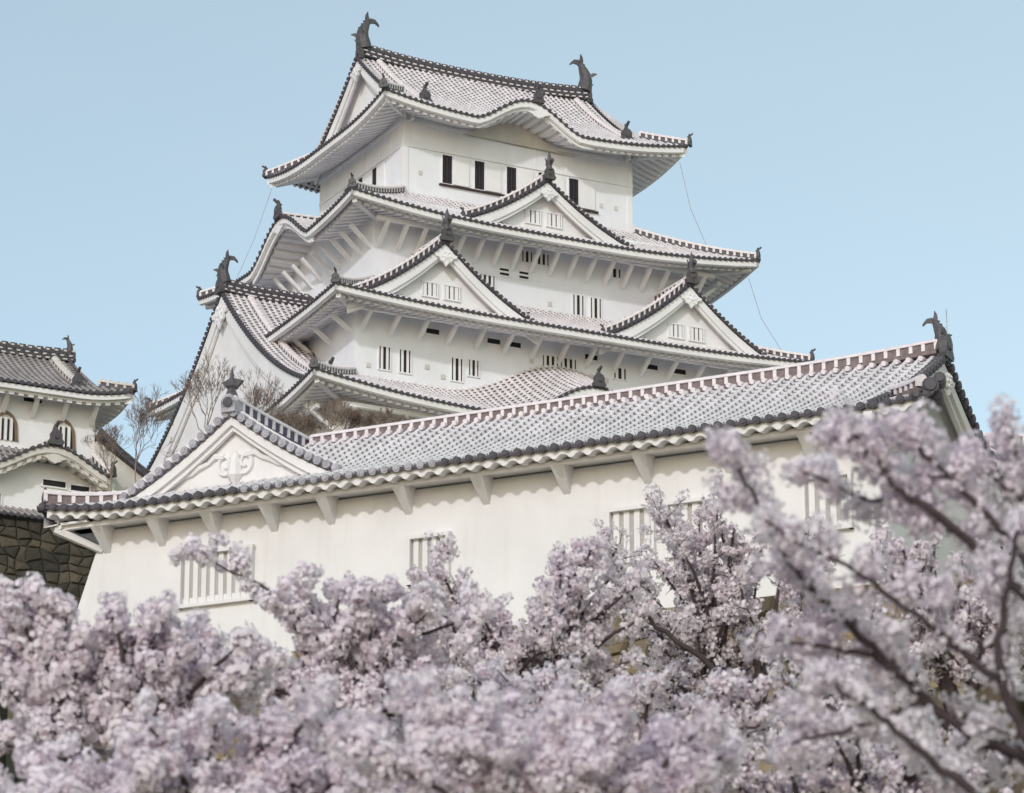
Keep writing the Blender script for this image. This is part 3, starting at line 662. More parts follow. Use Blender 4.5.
# ================================================================ SMALL KEEP ON THE LEFT
DS=185
def pix(x,y,D):
    """world point seen at pixel x,y of the photograph, D metres away"""
    c,s=math.cos(PITCH),math.sin(PITCH); X=(x-512)/FPX; Y=-(y-396.5)/FPX
    d=Vector((X,c-Y*s,s+Y*c)).normalized(); return CAM+d*D
PS=pix(95,430,DS); ks=DS/170
WS,DPS=7.6,6.5        # width and depth
Z=lambda z:1.6+(z-1.6)*ks
cs=PS-UK*(WS/2)+VK*(DPS/2)
small=thing('small_keep',(cs.x,cs.y,Z(47.3)),AK,'small white keep with arched windows and a wavy gable, above the dark stone wall','small keep')
def small_keep():
    k=small; a,b=WS/2,DPS/2; ze=Z(52.35); OV=1.35
    walls(k,a,b,Z(48.9),ze+.5,PLT); walls(k,a+.25,b+.25,Z(46.3),Z(49.3),PLT)
    A,B=a+OV,b+OV; G=a-.1; zr=Z(55.0); rb=(A-G)/B
    def lift(s,hl,dep): return .4*(max(0,min(abs(s)/hl,1.03)-.45)/.55)**2.1*max(0,1-dep/2.4)
    hi=lambda r:A-(A-G)*min(1,r/rb)
    zF=lambda s,r:ze+(zr-ze)*prof(r,.3)+lift(s,hi(r),r*B)
    sl=[Slope('F',B,0,lambda r:-hi(r),hi,zF),Slope('B',B,0,lambda r:-hi(r),hi,zF)]
    dd=A-G+.3
    for sd in 'LR': sl.append(Slope(sd,A,A-dd,lambda r:-(B-dd*r),lambda r:B-dd*r,lambda s,r:ze+(zr-ze)*prof(r*dd/B,.3)+lift(s,B-dd*r,r*dd)))
    mb=MB()
    for S in sl: S.tiles(mb,8)
    mb.build('roof',TO,k)
    for S in sl:
        if S.sd=='B': continue
        mb=MB(); S.caps(mb,.11); mb.build('eave_tiles',[DK,DKL],k)
        mb=MB(); S.ribbon(mb,-.1,-.32,.05,.3); mb.build('eave_board',PLT,k)
        d1=b if S.sd=='F' else a; q=S.d0-d1; h0=A if S.sd=='F' else B
        Q=Slope(S.sd,S.d0,d1,lambda r,h0=h0,q=q:-(h0-q*r),lambda r,h0=h0,q=q:h0-q*r,lambda s,r,S=S,q=q:S.zf(s,r*q/(S.d0-S.d1)))
        mb=MB(); Q.soffit(mb,.48,.12,r0=.2,wide=.48); mb.build('soffit',PLT,k)
    for e in (-1,1):
        gable(k,'R' if e>0 else 'L',0,B*(1-rb),lambda x:ze+(zr-ze)*prof(1-x/B,.3),G+.02,0,ze+1.0,TO,tiles=False,windows=0,ladder=False,apexridge=False,board=.35,wallin=.5,endq=1,pend=.35)
        mb=MB(); shachi(mb,(e*(G-.1),0,zr+.5),(e,0,0),.38); oni(mb,(e*(G+.1),0,zr+.05),(e,0,0),.7,False,False); mb.build('fish_ornament',ORN,k)
        for f in (-1,1):
            pts=[Vector((e*(G-.9),f*B*(1-r),ze+(zr-ze)*prof(r,.3)+.05)) for r in (.9,.7,.5,.35,.25)]
            mb=MB(); ridge(mb,pts,.28,.24,.4); mb.build('descending_ridge',[DK,PLD],k); mb=MB(); oni(mb,pts[-1],(0,f,0),.8); mb.build('ridge_end_tile',ORN,k)
            pts=[Vector((e*(A-i*.24),f*(B-i*.24),zF(A-i*.24-.001,i*.24/B)+.04)) for i in range(6)]
            mb=MB(); ridge(mb,pts,.28,.2,.4); mb.build('hip_ridge',[DK,PLD],k); mb=MB(); oni(mb,pts[0],(e,f,0),.5); mb.build('ridge_end_tile',ORN,k)
    mb=MB(); ridge(mb,[(-G,0,zr+.1),(-G*.5,0,zr),(G*.5,0,zr),(G,0,zr+.1)],.4,.42,.42,'checker'); mb.build('main_ridge',[DK,PLD],k)
    brackets(k,'F',a-.2,b,ze-.28,.75,.8,6,beam=False)
    # skirt roof with wavy gable
    K=Skirt(a+.35,b+1.3,a+.0,b+.0,Z(48.75),Z(49.85),.1,{'F':[(a-2.4,3.1,1.2)]},sides='FLR'); K.build(k,TO,trim=PLD)
    # lower lean-to to the right
    S=Slope('R',a+4.3,a,lambda r:-b-.5,lambda r:b-.5,lambda s,r:Z(48.5)+2.6*prof(r,.45)); mb=MB(); S.tiles(mb,8); mb.build('side_roof',TO,k)
    mb=MB(); S.caps(mb); mb.build('eave_tiles',[DK,DKL],k)
    mb=MB(); ridge(mb,[S.p(-b-.5,r,.03) for r in (.98,.75,.5,.25,.04)],.3,.2,.4); mb.build('descending_ridge',[DK,ORN],k)
    mb=MB(); oni(mb,S.p(-b-.5,.08),(1,0,0),.8); mb.build('ridge_end_tile',ORN,k)
    mb=MB(); mb.prism([(a,-b-.3,Z(46.5)),(a+3.8,-b-.3,Z(46.5)),(a+3.8,-b-.3,Z(48.45)),(a,-b-.3,Z(50.6))],(0,2*b-.4,0)); mb.build('side_wall',PLD,k)
    # bell-shaped windows
    for cx in (a-4.35,a-1.55):
        d=b; z0=Z(50.15); wd,h=.86,1.25
        def bell(w_,h_): 
            pts=[(-w_/2*1.08,0),(-w_/2*.98,h_*.5),(-w_/2*.9,h_*.68),(-w_/2*.6,h_*.86),(-w_*.18,h_*.94),(0,h_)]; return pts+[(-x,z) for x,z in pts[-2::-1]]
        mb=MB(); mb.prism([P('F',cx+x,d+.01,z0+z) for x,z in bell(wd,h)],(0,-.02,0)); o=mb.build('arched_window',PLD,k)
        mb=MB(); bo=bell(wd+.26,h+.14); bi=bell(wd,h); n=len(bo)
        for i in range(n-1): mb.add([P('F',cx+bo[i][0],d+.09,z0+bo[i][1]),P('F',cx+bo[i+1][0],d+.09,z0+bo[i+1][1]),P('F',cx+bi[i+1][0],d+.09,z0+bi[i+1][1]),P('F',cx+bi[i][0],d+.09,z0+bi[i][1]),P('F',cx+bo[i][0],d,z0+bo[i][1]),P('F',cx+bo[i+1][0],d,z0+bo[i+1][1]),P('F',cx+bi[i+1][0],d,z0+bi[i+1][1]),P('F',cx+bi[i][0],d,z0+bi[i][1])],[(0,1,2,3),(0,4,5,1),(2,6,7,3)])
        f=mb.build('frame',mat_flat('ochre_frame',(.20,.14,.09),.3) if 'ochre_frame' not in bpy.data.materials else bpy.data.materials['ochre_frame'],k); f.parent=o
        mb=MB()
        for i in (-1,0,1): mb.box(P('F',cx+i*.27,d+.06,z0+h*.42),(.1,.06,h*.86),None)
        f=mb.build('lattice_bars',PLT,k); f.parent=o
        mb=MB()
        for i in (-1.5,-.5,.5,1.5): mb.box(P('F',cx+i*.27,d+.035,z0+h*.4),(.09,.02,h*.8),None)
        f=mb.build('opening',VOID,k); f.parent=o
    window(k,'F',a-3.1,b,Z(51.95),.9,.45,0,sill=False); 
    window(k,'F',a-2.0,b+.25,Z(48.35),1.1,.28,0); window(k,'F',a-.75,b+.25,Z(48.3),.9,.25,0); window(k,'F',a-1.9,b+.25,Z(46.9),.55,.8,2); window(k,'F',a-4.9,b+.25,Z(46.9),.7,.9,2)
small_keep()

# ================================================================ LONG TURRET IN FRONT
B2=rad(25); P0=Vector((-1.0485,95.8063,0)); U2=Vector((math.cos(B2),-math.sin(B2),0)); V2=Vector((math.sin(B2),math.cos(B2),0))
turret=thing('long_turret',(P0.x,P0.y,26),-B2,'long white plastered turret with a frosted tile roof, in front of the tall keep','turret')
def TP(s,y,z): return P0+U2*s+V2*y+Vector((0,0,z))
def long_turret():
    k=turret; D=5.5; ze,zr=30.22,33.06; sg=-7.62; sl_=-12.6; sr=12.2; gr=10.7
    zw0=32.84
    def zw(x):
        x=abs(x); q=x/3.15
        return zw0-1.98*q*(1.25-.25*q) if x<=3.15 else 30.86+(30.22-30.86)*(x-3.15)/(4.98-3.15)
    def lf(s): 
        q=max(0,(-9.6-s)/3.0); q2=max(0,(s-10.2)/2.0); return .28*q**2+.12*q2**2
    rbk=1.5/D
    def lo(r): return sl_+(sg-sl_)*r*(D/(sg-sl_))*.92 if r<rbk+.02 else sg-.05
    def hi(r): return sr-(sr-gr)*min(1,r/.24)
    zF=lambda s,r:ze+(zr-ze)*prof(r,.3)+lf(s)*max(0,1-r*3)
    F=Slope('F',0,-D,lo,hi,zF,.335)
    Bk=Slope('B',2*D,D,lambda r:-gr,lambda r:-sg+5-5*r,lambda s,r:ze+(zr-ze)*prof(r,.22),.335)
    WL=sg-sl_
    zL=lambda s,r:zw((sg-sl_)*(1-r))+.28*max(0,(s+3)/3)**2*max(0,1-r*3)
    L=Slope('L',-sl_,-sg,lambda r:-2*D,lambda r:-min(WL*r/.92,1.45),zL,.335)
    mb=MB(); F.tiles(mb,10); Bk.tiles(mb,6); L.tiles(mb,8); mb.build('roof',TF,k)
    light=lambda s:s<-1.0 and math.sin(s*37)>-.7-(s+1)*.3
    for S in (F,L):
        mb=MB(); S.caps(mb,.1,0,1,(light if S is F else (lambda s:False))); mb.build('eave_tiles',[DK,DKL],k)
            # fluted plaster underside
    def flute(sd,s0,s1,d0):
        mb=MB(); n=max(2,round((s1-s0)/.46)); p=(s1-s0)/n; rows=[]
        for i in range(n*8+1):
            s=s0+p*i/8; a=(i%8)/8; h=.11*max(0,math.sin((a-.12)/.76*math.pi) if .12<a<.88 else 0)**.7
            lft=(lf(s) if sd=='F' else 0)
            rows.append([P(sd,s,d0-.1,ze-.0+lft),P(sd,s,d0-.1,ze-.27+h+lft),P(sd,s,d0-.5,ze-.24+h+lft),P(sd,s,d0-.5,ze-.05)])
        mb.grid(rows); mb.build('fluted_eave',PL,k)
    flute('F',sl_+.25,sr-.35,0); flute('L',-2*D,-.2,-sl_)
    mb=MB(); mb.box(P('F',-.2,-.5,ze-.27),(23.9,.14,.1),None); mb.box(P('F',-.2,-.9,ze-.19),(23.9,.8,.06),None)
    mb.build('eave_beam',PL,k)
    mb=MB(); mb.box((sl_+.5,5.4,ze-.27),(.14,10.2,.1)); mb.box((sl_+.95,5.4,ze-.19),(.8,10.2,.06)); mb.build('eave_beam',PL,k)
    # body
    wl,wr,yf,yb=-11.22,10.6,1.1,9.9; zb=26.0; fl=(29.9-zb)*.33
    mb=MB(); mb.add([(wl-fl,yf-.12,zb),(wr,yf-.12,zb),(wr,yb,zb),(wl-fl,yb,zb),(wl,yf,29.95),(wr,yf,29.95),(wr,yb,29.95),(wl,yb,29.95)],[(0,1,5,4),(1,2,6,5),(2,3,7,6),(3,0,4,7),(4,5,6,7),(3,2,1,0)])
    mb.add([(wr-.4,yf+.1,29.95),(wr-.4,yb-.1,29.95),(wr-.4,D,32.5),(wr-.75,yf+.1,29.95),(wr-.75,yb-.1,29.95),(wr-.75,D,32.5)],[(0,1,2),(3,5,4),(0,2,5,3),(1,4,5,2)])
    mb.build('wall',PL,k)
    for s in (-11.05,-9.4,-7.8,-6.08,-4.43,-2.23,-.05,2.17,4.37,6.55,8.7,10.8):
        mb=MB(); w_=.15
        a=[(s-w_*1.15,.42,ze-.32),(s+w_*1.15,.42,ze-.32),(s+w_*1.15,yf+.02,ze-.2),(s-w_*1.15,yf+.02,ze-.2),(s-w_*.6,yf-.03,29.32),(s+w_*.6,yf-.03,29.32),(s-w_*.6,yf+.04,29.3),(s+w_*.6,yf+.04,29.3)]
        mb.add(a,[(0,1,5,4),(0,3,2,1),(0,4,6,3),(1,2,7,5),(4,5,7,6)]); mb.build('eave_bracket',PL,k)
    mb=MB(); mb.cyl((sl_+.35,.35,ze-.3),(wl,yf,29.4),.13,.09,6); mb.build('eave_bracket',PL,k)
    for y in (3,5,7,9):
        mb=MB(); mb.cyl((sl_+.5,y,ze-.4),(wl-.1,y,29.4),.17,.1,4); mb.build('eave_bracket',PL,k)
    # left cross gable facing the front
    zf=zw
    gable(k,'F',sg,3.2,zf,-1.35,-2*D+.3,30.75,TF,sides=(1,),windows=0,board=.22,wallin=.35,pend=0,ladder=False,apexridge=False,endq=1.0,swirl=True,light=(lambda s:True),vcap=.12,bmat=PL,wallmat=PL,zbw=30.45,pitch=.335)
    mb=MB(); mb_pts=[P('F',sg+3.2*q,-1.62,zf(3.2*q)+.08) for q in (.05,.25,.5,.75,.97)]
    for a_,b_ in zip(mb_pts[:-1],mb_pts[1:]): mb.cyl(a_,b_,.12,n=8)
    mb_pts=[P('F',sg-3.2*q,-1.62,zf(3.2*q)+.08) for q in (.05,.25,.5,.75,.97)]
    for a_,b_ in zip(mb_pts[:-1],mb_pts[1:]): mb.cyl(a_,b_,.12,n=8)
    mb.build('verge_roll',LIM,k)
    LM=[mat_flat('brown_ridge_tile',(.20,.155,.16),.3,8),mat_flat('lilac_lime',(.74,.69,.73),.12,6)]
    LB=[mat_flat('blue_ridge_tile',(.09,.09,.14),.3,8),bpy.data.materials['lilac_lime']]
    mb=MB(); ridge(mb,[(sg,1.3,zw0+.06),(sg,3,zw0+.04),(sg,D,zw0+.06)],.34,.3,.42,bar=.13,cap=.08); mb.build('wing_ridge',LB,k)
    mb=MB(); ridge(mb,[(sg,D,zw0+.06),(sg,2*D-.3,zw0+.04)],.34,.3,.42,bar=.13,cap=.08); mb.build('wing_ridge',LB,k)
    mb=MB(); o=Vector((sg,1.3,zw0+.1)); mb.tube([o+Vector((0,.3,.14)),o+Vector((0,-.1,.14))],[.21,.21],12,0); mb.box(o+Vector((0,.1,-.0)),(.41,.4,.3),None,0); mb.build('ridge_end_arch',DKL,k)
    mb=MB(); mb.cyl(o+Vector((0,-.1,.12)),o+Vector((0,-.13,.12)),.14,n=12); mb.build('ridge_end_face',DK,k)
    mb=MB(); oo=o+Vector((0,.1,.32)); mb.tube([oo,oo+Vector((0,0,.2)),oo+Vector((0,0,.27)),oo+Vector((0,0,.38)),oo+Vector((0,0,.55)),oo+Vector((0,0,.8))],[.19,.11,.17,.12,.06,.012],7)
    for e in (-1,1): mb.prism([oo+Vector((e*.1,0,.2)),oo+Vector((e*.32,0,.42)),oo+Vector((e*.08,0,.5))],(0,.1,0))
    mb.build('ridge_finial',ORN,k)
    n_=16; pts=[Vector((sg+.3+(10.5-sg-.3)*i/n_,D,zr-.07+.12*i/n_+.12*max(0,(i/n_-.75)/.25)**2)) for i in range(n_+1)]
    mb=MB(); ridge(mb,pts,.32,.25,.335,bar=.095,cap=.05)
    nb=54
    for i in range(nb): mb.cyl((sg+.4+(10.45-sg-.4)*i/nb,D-.32,zr-.07),(sg+.4+(10.45-sg-.4)*i/nb,D-.1,zr-.03),.07,n=7,mi=1)
    mb.build('main_ridge',LM,k)
    # left hip ridge
    pts=[Vector((sl_+.15+1.95*i/8,.13+1.65*i/8,ze+lf(sl_+2*i/8)*max(0,1-i/8*.8)+.5*i/8+.12)) for i in range(9)]
    mb=MB(); ridge(mb,pts,.26,.26,.36,bar=.1,cap=.07); mb.build('hip_ridge',LM,k)
    mb=MB(); oni(mb,pts[0],(-1,-1,0),.4,False); mb.build('ridge_end_tile',ORN,k)
    # right end: short hip ridge, big round tiles, gable with fish
    pts=[Vector((sr-.35-1.1*(1-q),.2+1.2*(1-q),ze+.25+.35*(1-q)+.1*q*q)) for q in (0,.25,.5,.75,1)]
    mb=MB(); ridge(mb,pts,.24,.2,.32,bar=.1,cap=.08); mb.build('hip_ridge',LM,k)
    for q,rr in (((sr-.12,.1,ze+.3),.2),((sr-.1,.75,ze+.66),.15),((sr-.45,.0,ze+.08),.12),((sr-.1,.5,ze+.15),.17)):
        mb=MB(); q=Vector(q); mb.cyl(q+Vector((-.1,.35,.0)),q+Vector((.05,-.12,0)),rr,rr,12,0,caps=(1,1)); mb.tube([q+Vector((.045,-.11,0)),q+Vector((.07,-.17,0))],[rr*.95,rr*.7],12,0); mb.build('round_end_tile',[DK],k)
    gable(k,'R',D,D,lambda x:ze+(zr-ze)*prof(clamp(1-x/D,0,1),.22)-.02,gr,gr-.4,ze-.3,TF,tiles=False,windows=0,board=.32,wallin=.5,pend=.4,ladder=False,apexridge=False,endq=1,vcap=.12,bmat=PL,wallmat=PL,zbw=29.9)
    mb=MB(); shachi(mb,(10.5,D,zr+.22),(1,0,0),.46); mb.build('fish_ornament',ORN,k)
    mb=MB(); mb.cyl((10.75,D,zr+.5),(10.75,D,zr+1.25),.012,n=4); mb.build('lightning_rod',DKL,k)
    mb=MB(); oni(mb,(10.7,D,zr+.0),(1,0,0),.8,False,False); mb.build('ridge_end_tile',ORN,k)
    for (s,z0,ww,hh,nb) in ((-7.72,27.62,2.0,1.3,8),(-1.6,27.5,1.0,1.1,4),(3.95,27.4,1.1,1.25,4),(5.5,27.4,1.1,1.25,4),(9.1,27.6,1.1,1.25,4)):
        dd=-(yf-.12*(29.95-z0-hh/2)/3.95); o=window(k,'F',s,dd-.0,z0,ww,hh,nb,frame=.09,proud=.13,barw=ww/nb*.56,framem=PL); 
        o.data.materials[0]=mat_flat('window_shade',(.42,.40,.39),.1)
long_turret()
stones('stone_wall',[(TP(-12.6,11,0).x,TP(-12.6,11,0).y),(TP(-12.6,.75,0).x,TP(-12.6,.75,0).y),(TP(13,.75,0).x,TP(13,.75,0).y),(TP(13,11,0).x,TP(13,11,0).y)],13,26.02,STT,.3,.75,3,label='ochre stone wall under the long turret, seen through gaps in the blossom')

# ================================================================ GROUND
def sm(x,a,b): t=clamp((x-a)/(b-a),0,1); return t*t*(3-2*t)
def gh(x,y):
    h=1.5*sm(y,12,30)+4.5*sm(y,26,52)+7.5*sm(y,50,84)             # slope up to the first stone wall
    h+=12.2*sm(y,99,103)+10*sm(y,120,165)*(1-.0*x)
    far=sm(abs(x),90,260); h=h*(1-far)+ (6*sm(y,20,400))*far
    h*=1-sm(y,290,420)*.8
    return h
def ground():
    xs=[-4000,-1500,-600,-260,-160,-110]+[ -90+6*i for i in range(31)]+[110,160,260,600,1500,4000]
    ys=[-600,-200,-60,-20,0,6,12]+[16+3*i for i in range(36)]+[130,140,150,160,170,190,230,290,330,380,450,700,1500,4500]
    mb=MB(); mb.grid([[Vector((x,y,gh(x,y))) for x in xs] for y in ys])
    m,nt,b=nodes('sandy_grass'); c=ramp(nt,noise(nt,.12,6),[(.35,(.10,.095,.045)),(.6,(.30,.27,.2))]); nt.links.new(c,b.inputs['Base Color']); b.inputs['Roughness'].default_value=.95
    o=mb.build('ground',m,smooth=True); o['kind']='structure'
ground()
stones('stone_wall',[(-95,98.9),(-13,98.9)],12.5,26.0,STD,.22,.8,23,label='low dark stone wall left of the long turret, behind the blossom at the left edge')
# dark stone wall below the small keep
q0=PS-UK*45-VK*1.6; q1=PS+UK*9-VK*1.6; q2=q1+VK*25
stones('stone_wall',[(q0.x,q0.y),(q1.x,q1.y),(q2.x,q2.y)],24,Z(46.35),STD,.28,.6,9,label='dark stone wall below the small keep, at the left edge')
mb=MB(); q3=q0+VK*25; mb.prism([Vector((p.x,p.y,24)) for p in (q0+VK*.6+UK*.3,q1+VK*.6-UK*.6,q2-VK*.3-UK*.6,q3+UK*.3)],(0,0,Z(46.3)-24)); o=mb.build('castle_terrace',bpy.data.materials['sandy_grass']); o['kind']='structure'
S=Slope('F',DPS/2+1.9,DPS/2+.3,lambda r:-22,lambda r:WS/2-.5,lambda s,r:Z(46.35)+.15+.75*r); mb=MB(); S.tiles(mb,3); mb.build('wall_top_roof',TO,small); mb=MB(); S.caps(mb); mb.build('eave_tiles',[DK,DKL],small)

# ================================================================ SIDE TURRET AT THE RIGHT EDGE
q=pix(1000,455,108); SZ=q.z
side=thing('side_turret',(q.x,q.y,SZ-7.2),rad(-1),'smaller plastered turret behind the blossom at the right edge, with a white tiled ridge','turret')
def side_turret():
    k=side; D=3.6; L0,L1=-.75,14; zr=SZ+1.25; ze=SZ
    zf=lambda s,r:ze+(zr-ze)*prof(r,.2)
    mb=MB(); F=Slope('F',0,-D,lambda r:L0,lambda r:L1,zf,.335); Bk=Slope('B',2*D,D,lambda r:-L1,lambda r:-L0,zf,.335)
    F.tiles(mb); Bk.tiles(mb,4); mb.build('roof',TF,k)
    mb=MB(); F.caps(mb,.115); mb.build('eave_tiles',[DK,DKL],k)
    mb=MB(); ridge(mb,[(L0,D,zr+.05),(L0+3,D,zr),(L1,D,zr)],.34,.34,.46,bar=.15,cap=.085); mb.build('main_ridge',[bpy.data.materials['brown_ridge_tile'],bpy.data.materials['lilac_lime']],k)
    mb=MB(); oni(mb,(L0-.05,D,zr),(-1,0,0),.6); mb.build('ridge_end_tile',ORN,k)
    mb=MB(); mb.box(((L0+L1)/2+.3,(D+1)-.6+.2,0+ze-3.7),(L1-L0-.8,2*D-1.6,7.2)); mb.build('wall',PL,k)
    mb=MB(); mb.box(((L0+L1)/2,-.0+.5,ze-.22),(L1-L0-.3,.8,.2)); mb.build('eave_board',PL,k)
    mb=MB(); mb.prism([(L0+.7,.9,ze-.2),(L0+.7,2*D-.9,ze-.2),(L0+.7,D,zr-.1)],(.2,0,0)); mb.build('gable_wall',PL,k)
    gable(k,'L',-D,D,lambda x:ze+(zr-ze)*prof(clamp(1-x/D,0,1),.2)-.02,-L0,-L0-.3,ze-.3,TF,tiles=False,windows=0,board=.25,wallin=.5,pend=.3,ladder=False,apexridge=False,endq=1,bmat=PL,wallmat=PL,zbw=ze-.3)
side_turret()
p_=side.location
stones('stone_wall',[(p_.x-1.0,p_.y+9),(p_.x-1.0,p_.y-.2),(p_.x+18,p_.y-.5)],12,SZ-7.15,STT,.3,.8,17,label='ochre stone wall under the side turret at the right edge')

# ================================================================ CHERRY TREES
RG=np.random.default_rng(7)
def puff_template(n,R,fr,rng,k=5):
    """n little flowers on the surface of a ball of radius R -> (n*k,3)"""
    d=rng.normal(size=(n,3)); d/=np.linalg.norm(d,axis=1)[:,None]; c=d*R*rng.uniform(.7,1.08,(n,1))
    nn=d+rng.normal(size=(n,3))*.33; nn/=np.linalg.norm(nn,axis=1)[:,None]
    a=np.cross(nn,rng.normal(size=(n,3))); a/=np.linalg.norm(a,axis=1)[:,None]; b=np.cross(nn,a)
    th=np.arange(k)*2*np.pi/k; f=fr*rng.uniform(.75,1.2,(n,1,1))
    v=c[:,None,:]+f*(a[:,None,:]*np.cos(th)[None,:,None]+b[:,None,:]*np.sin(th)[None,:,None])+nn[:,None,:]*fr*.35*((np.arange(k)%2)[None,:,None]-.5)
    return v.reshape(-1,3)
def blossoms(name,pos,size,mat,parent,n=18,fr=.019,k=5,seed=1):
    rng=np.random.default_rng(seed); pos=np.array(pos); size=np.array(size); T=[puff_template(n,1.0,1.0,rng,k) for _ in range(1)]
    out=[]; NT=7
    tid=rng.integers(0,NT,len(pos))
    for t in range(NT):
        sel=np.where(tid==t)[0]
        if len(sel)==0: continue
        base=puff_template(n,.06,fr,rng,k)
        ang=rng.uniform(0,2*np.pi,len(sel)); tl=rng.uniform(-.7,.7,len(sel)); s=size[sel]/.06
        ca,sa=np.cos(ang),np.sin(ang); cb,sb=np.cos(tl),np.sin(tl)
        Rz=np.zeros((len(sel),3,3)); Rz[:,0,0]=ca;Rz[:,0,1]=-sa;Rz[:,1,0]=sa;Rz[:,1,1]=ca;Rz[:,2,2]=1
        Rx=np.zeros((len(sel),3,3)); Rx[:,0,0]=1;Rx[:,1,1]=cb;Rx[:,1,2]=-sb;Rx[:,2,1]=sb;Rx[:,2,2]=cb
        Rm=Rz@Rx
        v=np.einsum('pij,vj->pvi',Rm,base)*s[:,None,None]+pos[sel][:,None,:]
        out.append(v.reshape(-1,3))
    v=np.concatenate(out); nf=len(v)//k
    me=bpy.data.meshes.new(name); me.vertices.add(len(v)); me.vertices.foreach_set('co',v.astype(np.float32).ravel())
    me.loops.add(nf*k); me.loops.foreach_set('vertex_index',np.arange(nf*k,dtype=np.int32))
    me.polygons.add(nf); me.polygons.foreach_set('loop_start',np.arange(nf,dtype=np.int32)*k)
    me.update(calc_edges=True); me.materials.append(mat)
    o=bpy.data.objects.new(name,me); col.objects.link(o); o.parent=parent; return o
class Tree:
    def __init__(T,label,D,basepx,fork,seed,mat,puff=.075,n=18,fr=.019,k=5,trunk_r=.2,group='cherry trees in bloom'):
        T.R=random.Random(seed); T.away=Vector((0,.4,0)); T.seed=seed; T.D=D; T.mat=mat; T.puff=puff; T.n=n; T.fr=fr; T.k=k
        b=pix(basepx,700,D); b.z=gh(b.x,b.y)-.1; T.base=b; T.fork=pix(*fork,D)
        T.o=thing('cherry_tree',tuple(b),0,label,'cherry tree',group)
        T.wood=MB(); T.pos=[]; T.size=[]; T.nb=0; T.tr=MB()
        m=(b+T.fork)/2+Vector((T.R.uniform(-.3,.3),T.R.uniform(-.3,.3),0)); f=T.fork
        pts=[b,b.lerp(m,.5),m,m.lerp(f,.5),f]; T.tr.tube([p-T.base for p in pts],[trunk_r*1.35,trunk_r*1.08,trunk_r,trunk_r*.9,trunk_r*.75],8)
        T.tr_r=trunk_r
    def rv(T): 
        R=T.R; return Vector((R.gauss(0,1),R.gauss(0,1),R.gauss(0,1))).normalized()
    def addpuffs(T,a,b,dens,spread,lo=0.0):
        L=(b-a).length; n=max(1,int(L*dens*(.8 if T.puff<.085 else .62)))
        for i in range(n):
            t=T.R.uniform(lo,1); p=a.lerp(b,t)+T.rv()*T.R.uniform(0,spread); T.pos.append(tuple(p-T.base)); T.size.append(T.puff*T.R.choice((.5,.75,.95,1.1,1.3)))
    def branch(T,pts,r0,r1,twigs,tl,dens=14,bare=.25,up=.25,spread=.07,sides=6):
        """a limb through pts with twigs full of blossom"""
        P_=[Vector(p) for p in pts]; sub_=[]
        for i in range(len(P_)-1):       # catmull subdivision
            p0=P_[max(i-1,0)];p1=P_[i];p2=P_[i+1];p3=P_[min(i+2,len(P_)-1)]
            for j in range(4):
                t=j/4; sub_.append(.5*((2*p1)+(p2-p0)*t+(2*p0-5*p1+4*p2-p3)*t*t+(3*p1-p0-3*p2+p3)*t**3)+T.rv()*tl*.035)
        sub_.append(P_[-1]); n=len(sub_)
        rs=[r0+(r1-r0)*(i/(n-1))**.8 for i in range(n)]; T.wood.tube([p-T.base for p in sub_],rs,sides)
        for k in range(twigs):
            t=bare+(1-bare)*(k+T.R.random())/twigs; x=t*(n-1); i=min(int(x),n-2); q=sub_[i].lerp(sub_[i+1],x-i); d=(sub_[i+1]-sub_[i]).normalized()
            v=(d*T.R.uniform(.2,1.0)+T.rv()*.9+Vector((0,0,up))+T.away).normalized(); l=tl*T.R.uniform(.45,1.15)*(1-.35*t)
            m=q+v*l*.5+T.rv()*l*.07; e=q+(v+Vector((0,0,.12))).normalized()*l
            rr=max(rs[i]*.36,.0075*T.D/40); T.wood.tube([p-T.base for p in (q,m,e)],[rr,rr*.7,rr*.35],4)
            T.addpuffs(q,m,dens*.7,spread,.45); T.addpuffs(m,e,dens,spread)
            for s in range(2):
                q2=q.lerp(e,T.R.uniform(.3,.9)); v2=(v*.6+T.rv()*.8+Vector((0,0,up*.6))+T.away*.5).normalized(); e2=q2+v2*l*T.R.uniform(.3,.55)
                T.wood.tube([p-T.base for p in (q2,e2)],[rr*.55,rr*.3],3); T.addpuffs(q2,e2,dens,spread)
        T.addpuffs(sub_[-3],sub_[-1],dens,spread)
    def mass(T,cx,cy,rx,ry,D=None,limbs=8,dens=14,twigs=9,tl=None,start=None):
        """limbs spreading from a point below the mass to points all through it"""
        D=D or T.D; c=pix(cx,cy,D); sx=rx*D/4200; sz=ry*D/4200
        s=start or T.fork; hub=s.lerp(c,.55)-Vector((0,0,sz*.15)); 
        T.wood.tube([p-T.base for p in (s,s.lerp(hub,.5)+T.rv()*sx*.06,hub)],[T.tr_r*.6,T.tr_r*.5,T.tr_r*.38],6)
        for i in range(limbs):
            a=2*math.pi*(i+T.R.random()*.7)/limbs; rr=T.R.uniform(.55,1.0)
            dy=T.R.uniform(-1,1)*.8; e=c+Vector((math.cos(a)*sx*rr,dy*sx*.8,math.sin(a)*sz*rr))
            m=hub.lerp(e,.5)+Vector((0,0,sz*.12))+T.rv()*sx*.1
            T.branch([hub,m,e],T.tr_r*.28,T.tr_r*.07,twigs,tl or max(sx,sz)*.45,dens,.12)
    def finish(T):
        T.tr.build('trunk',BARK,None,True); o=bpy.context.scene.objects[-1] if False else None
        return T
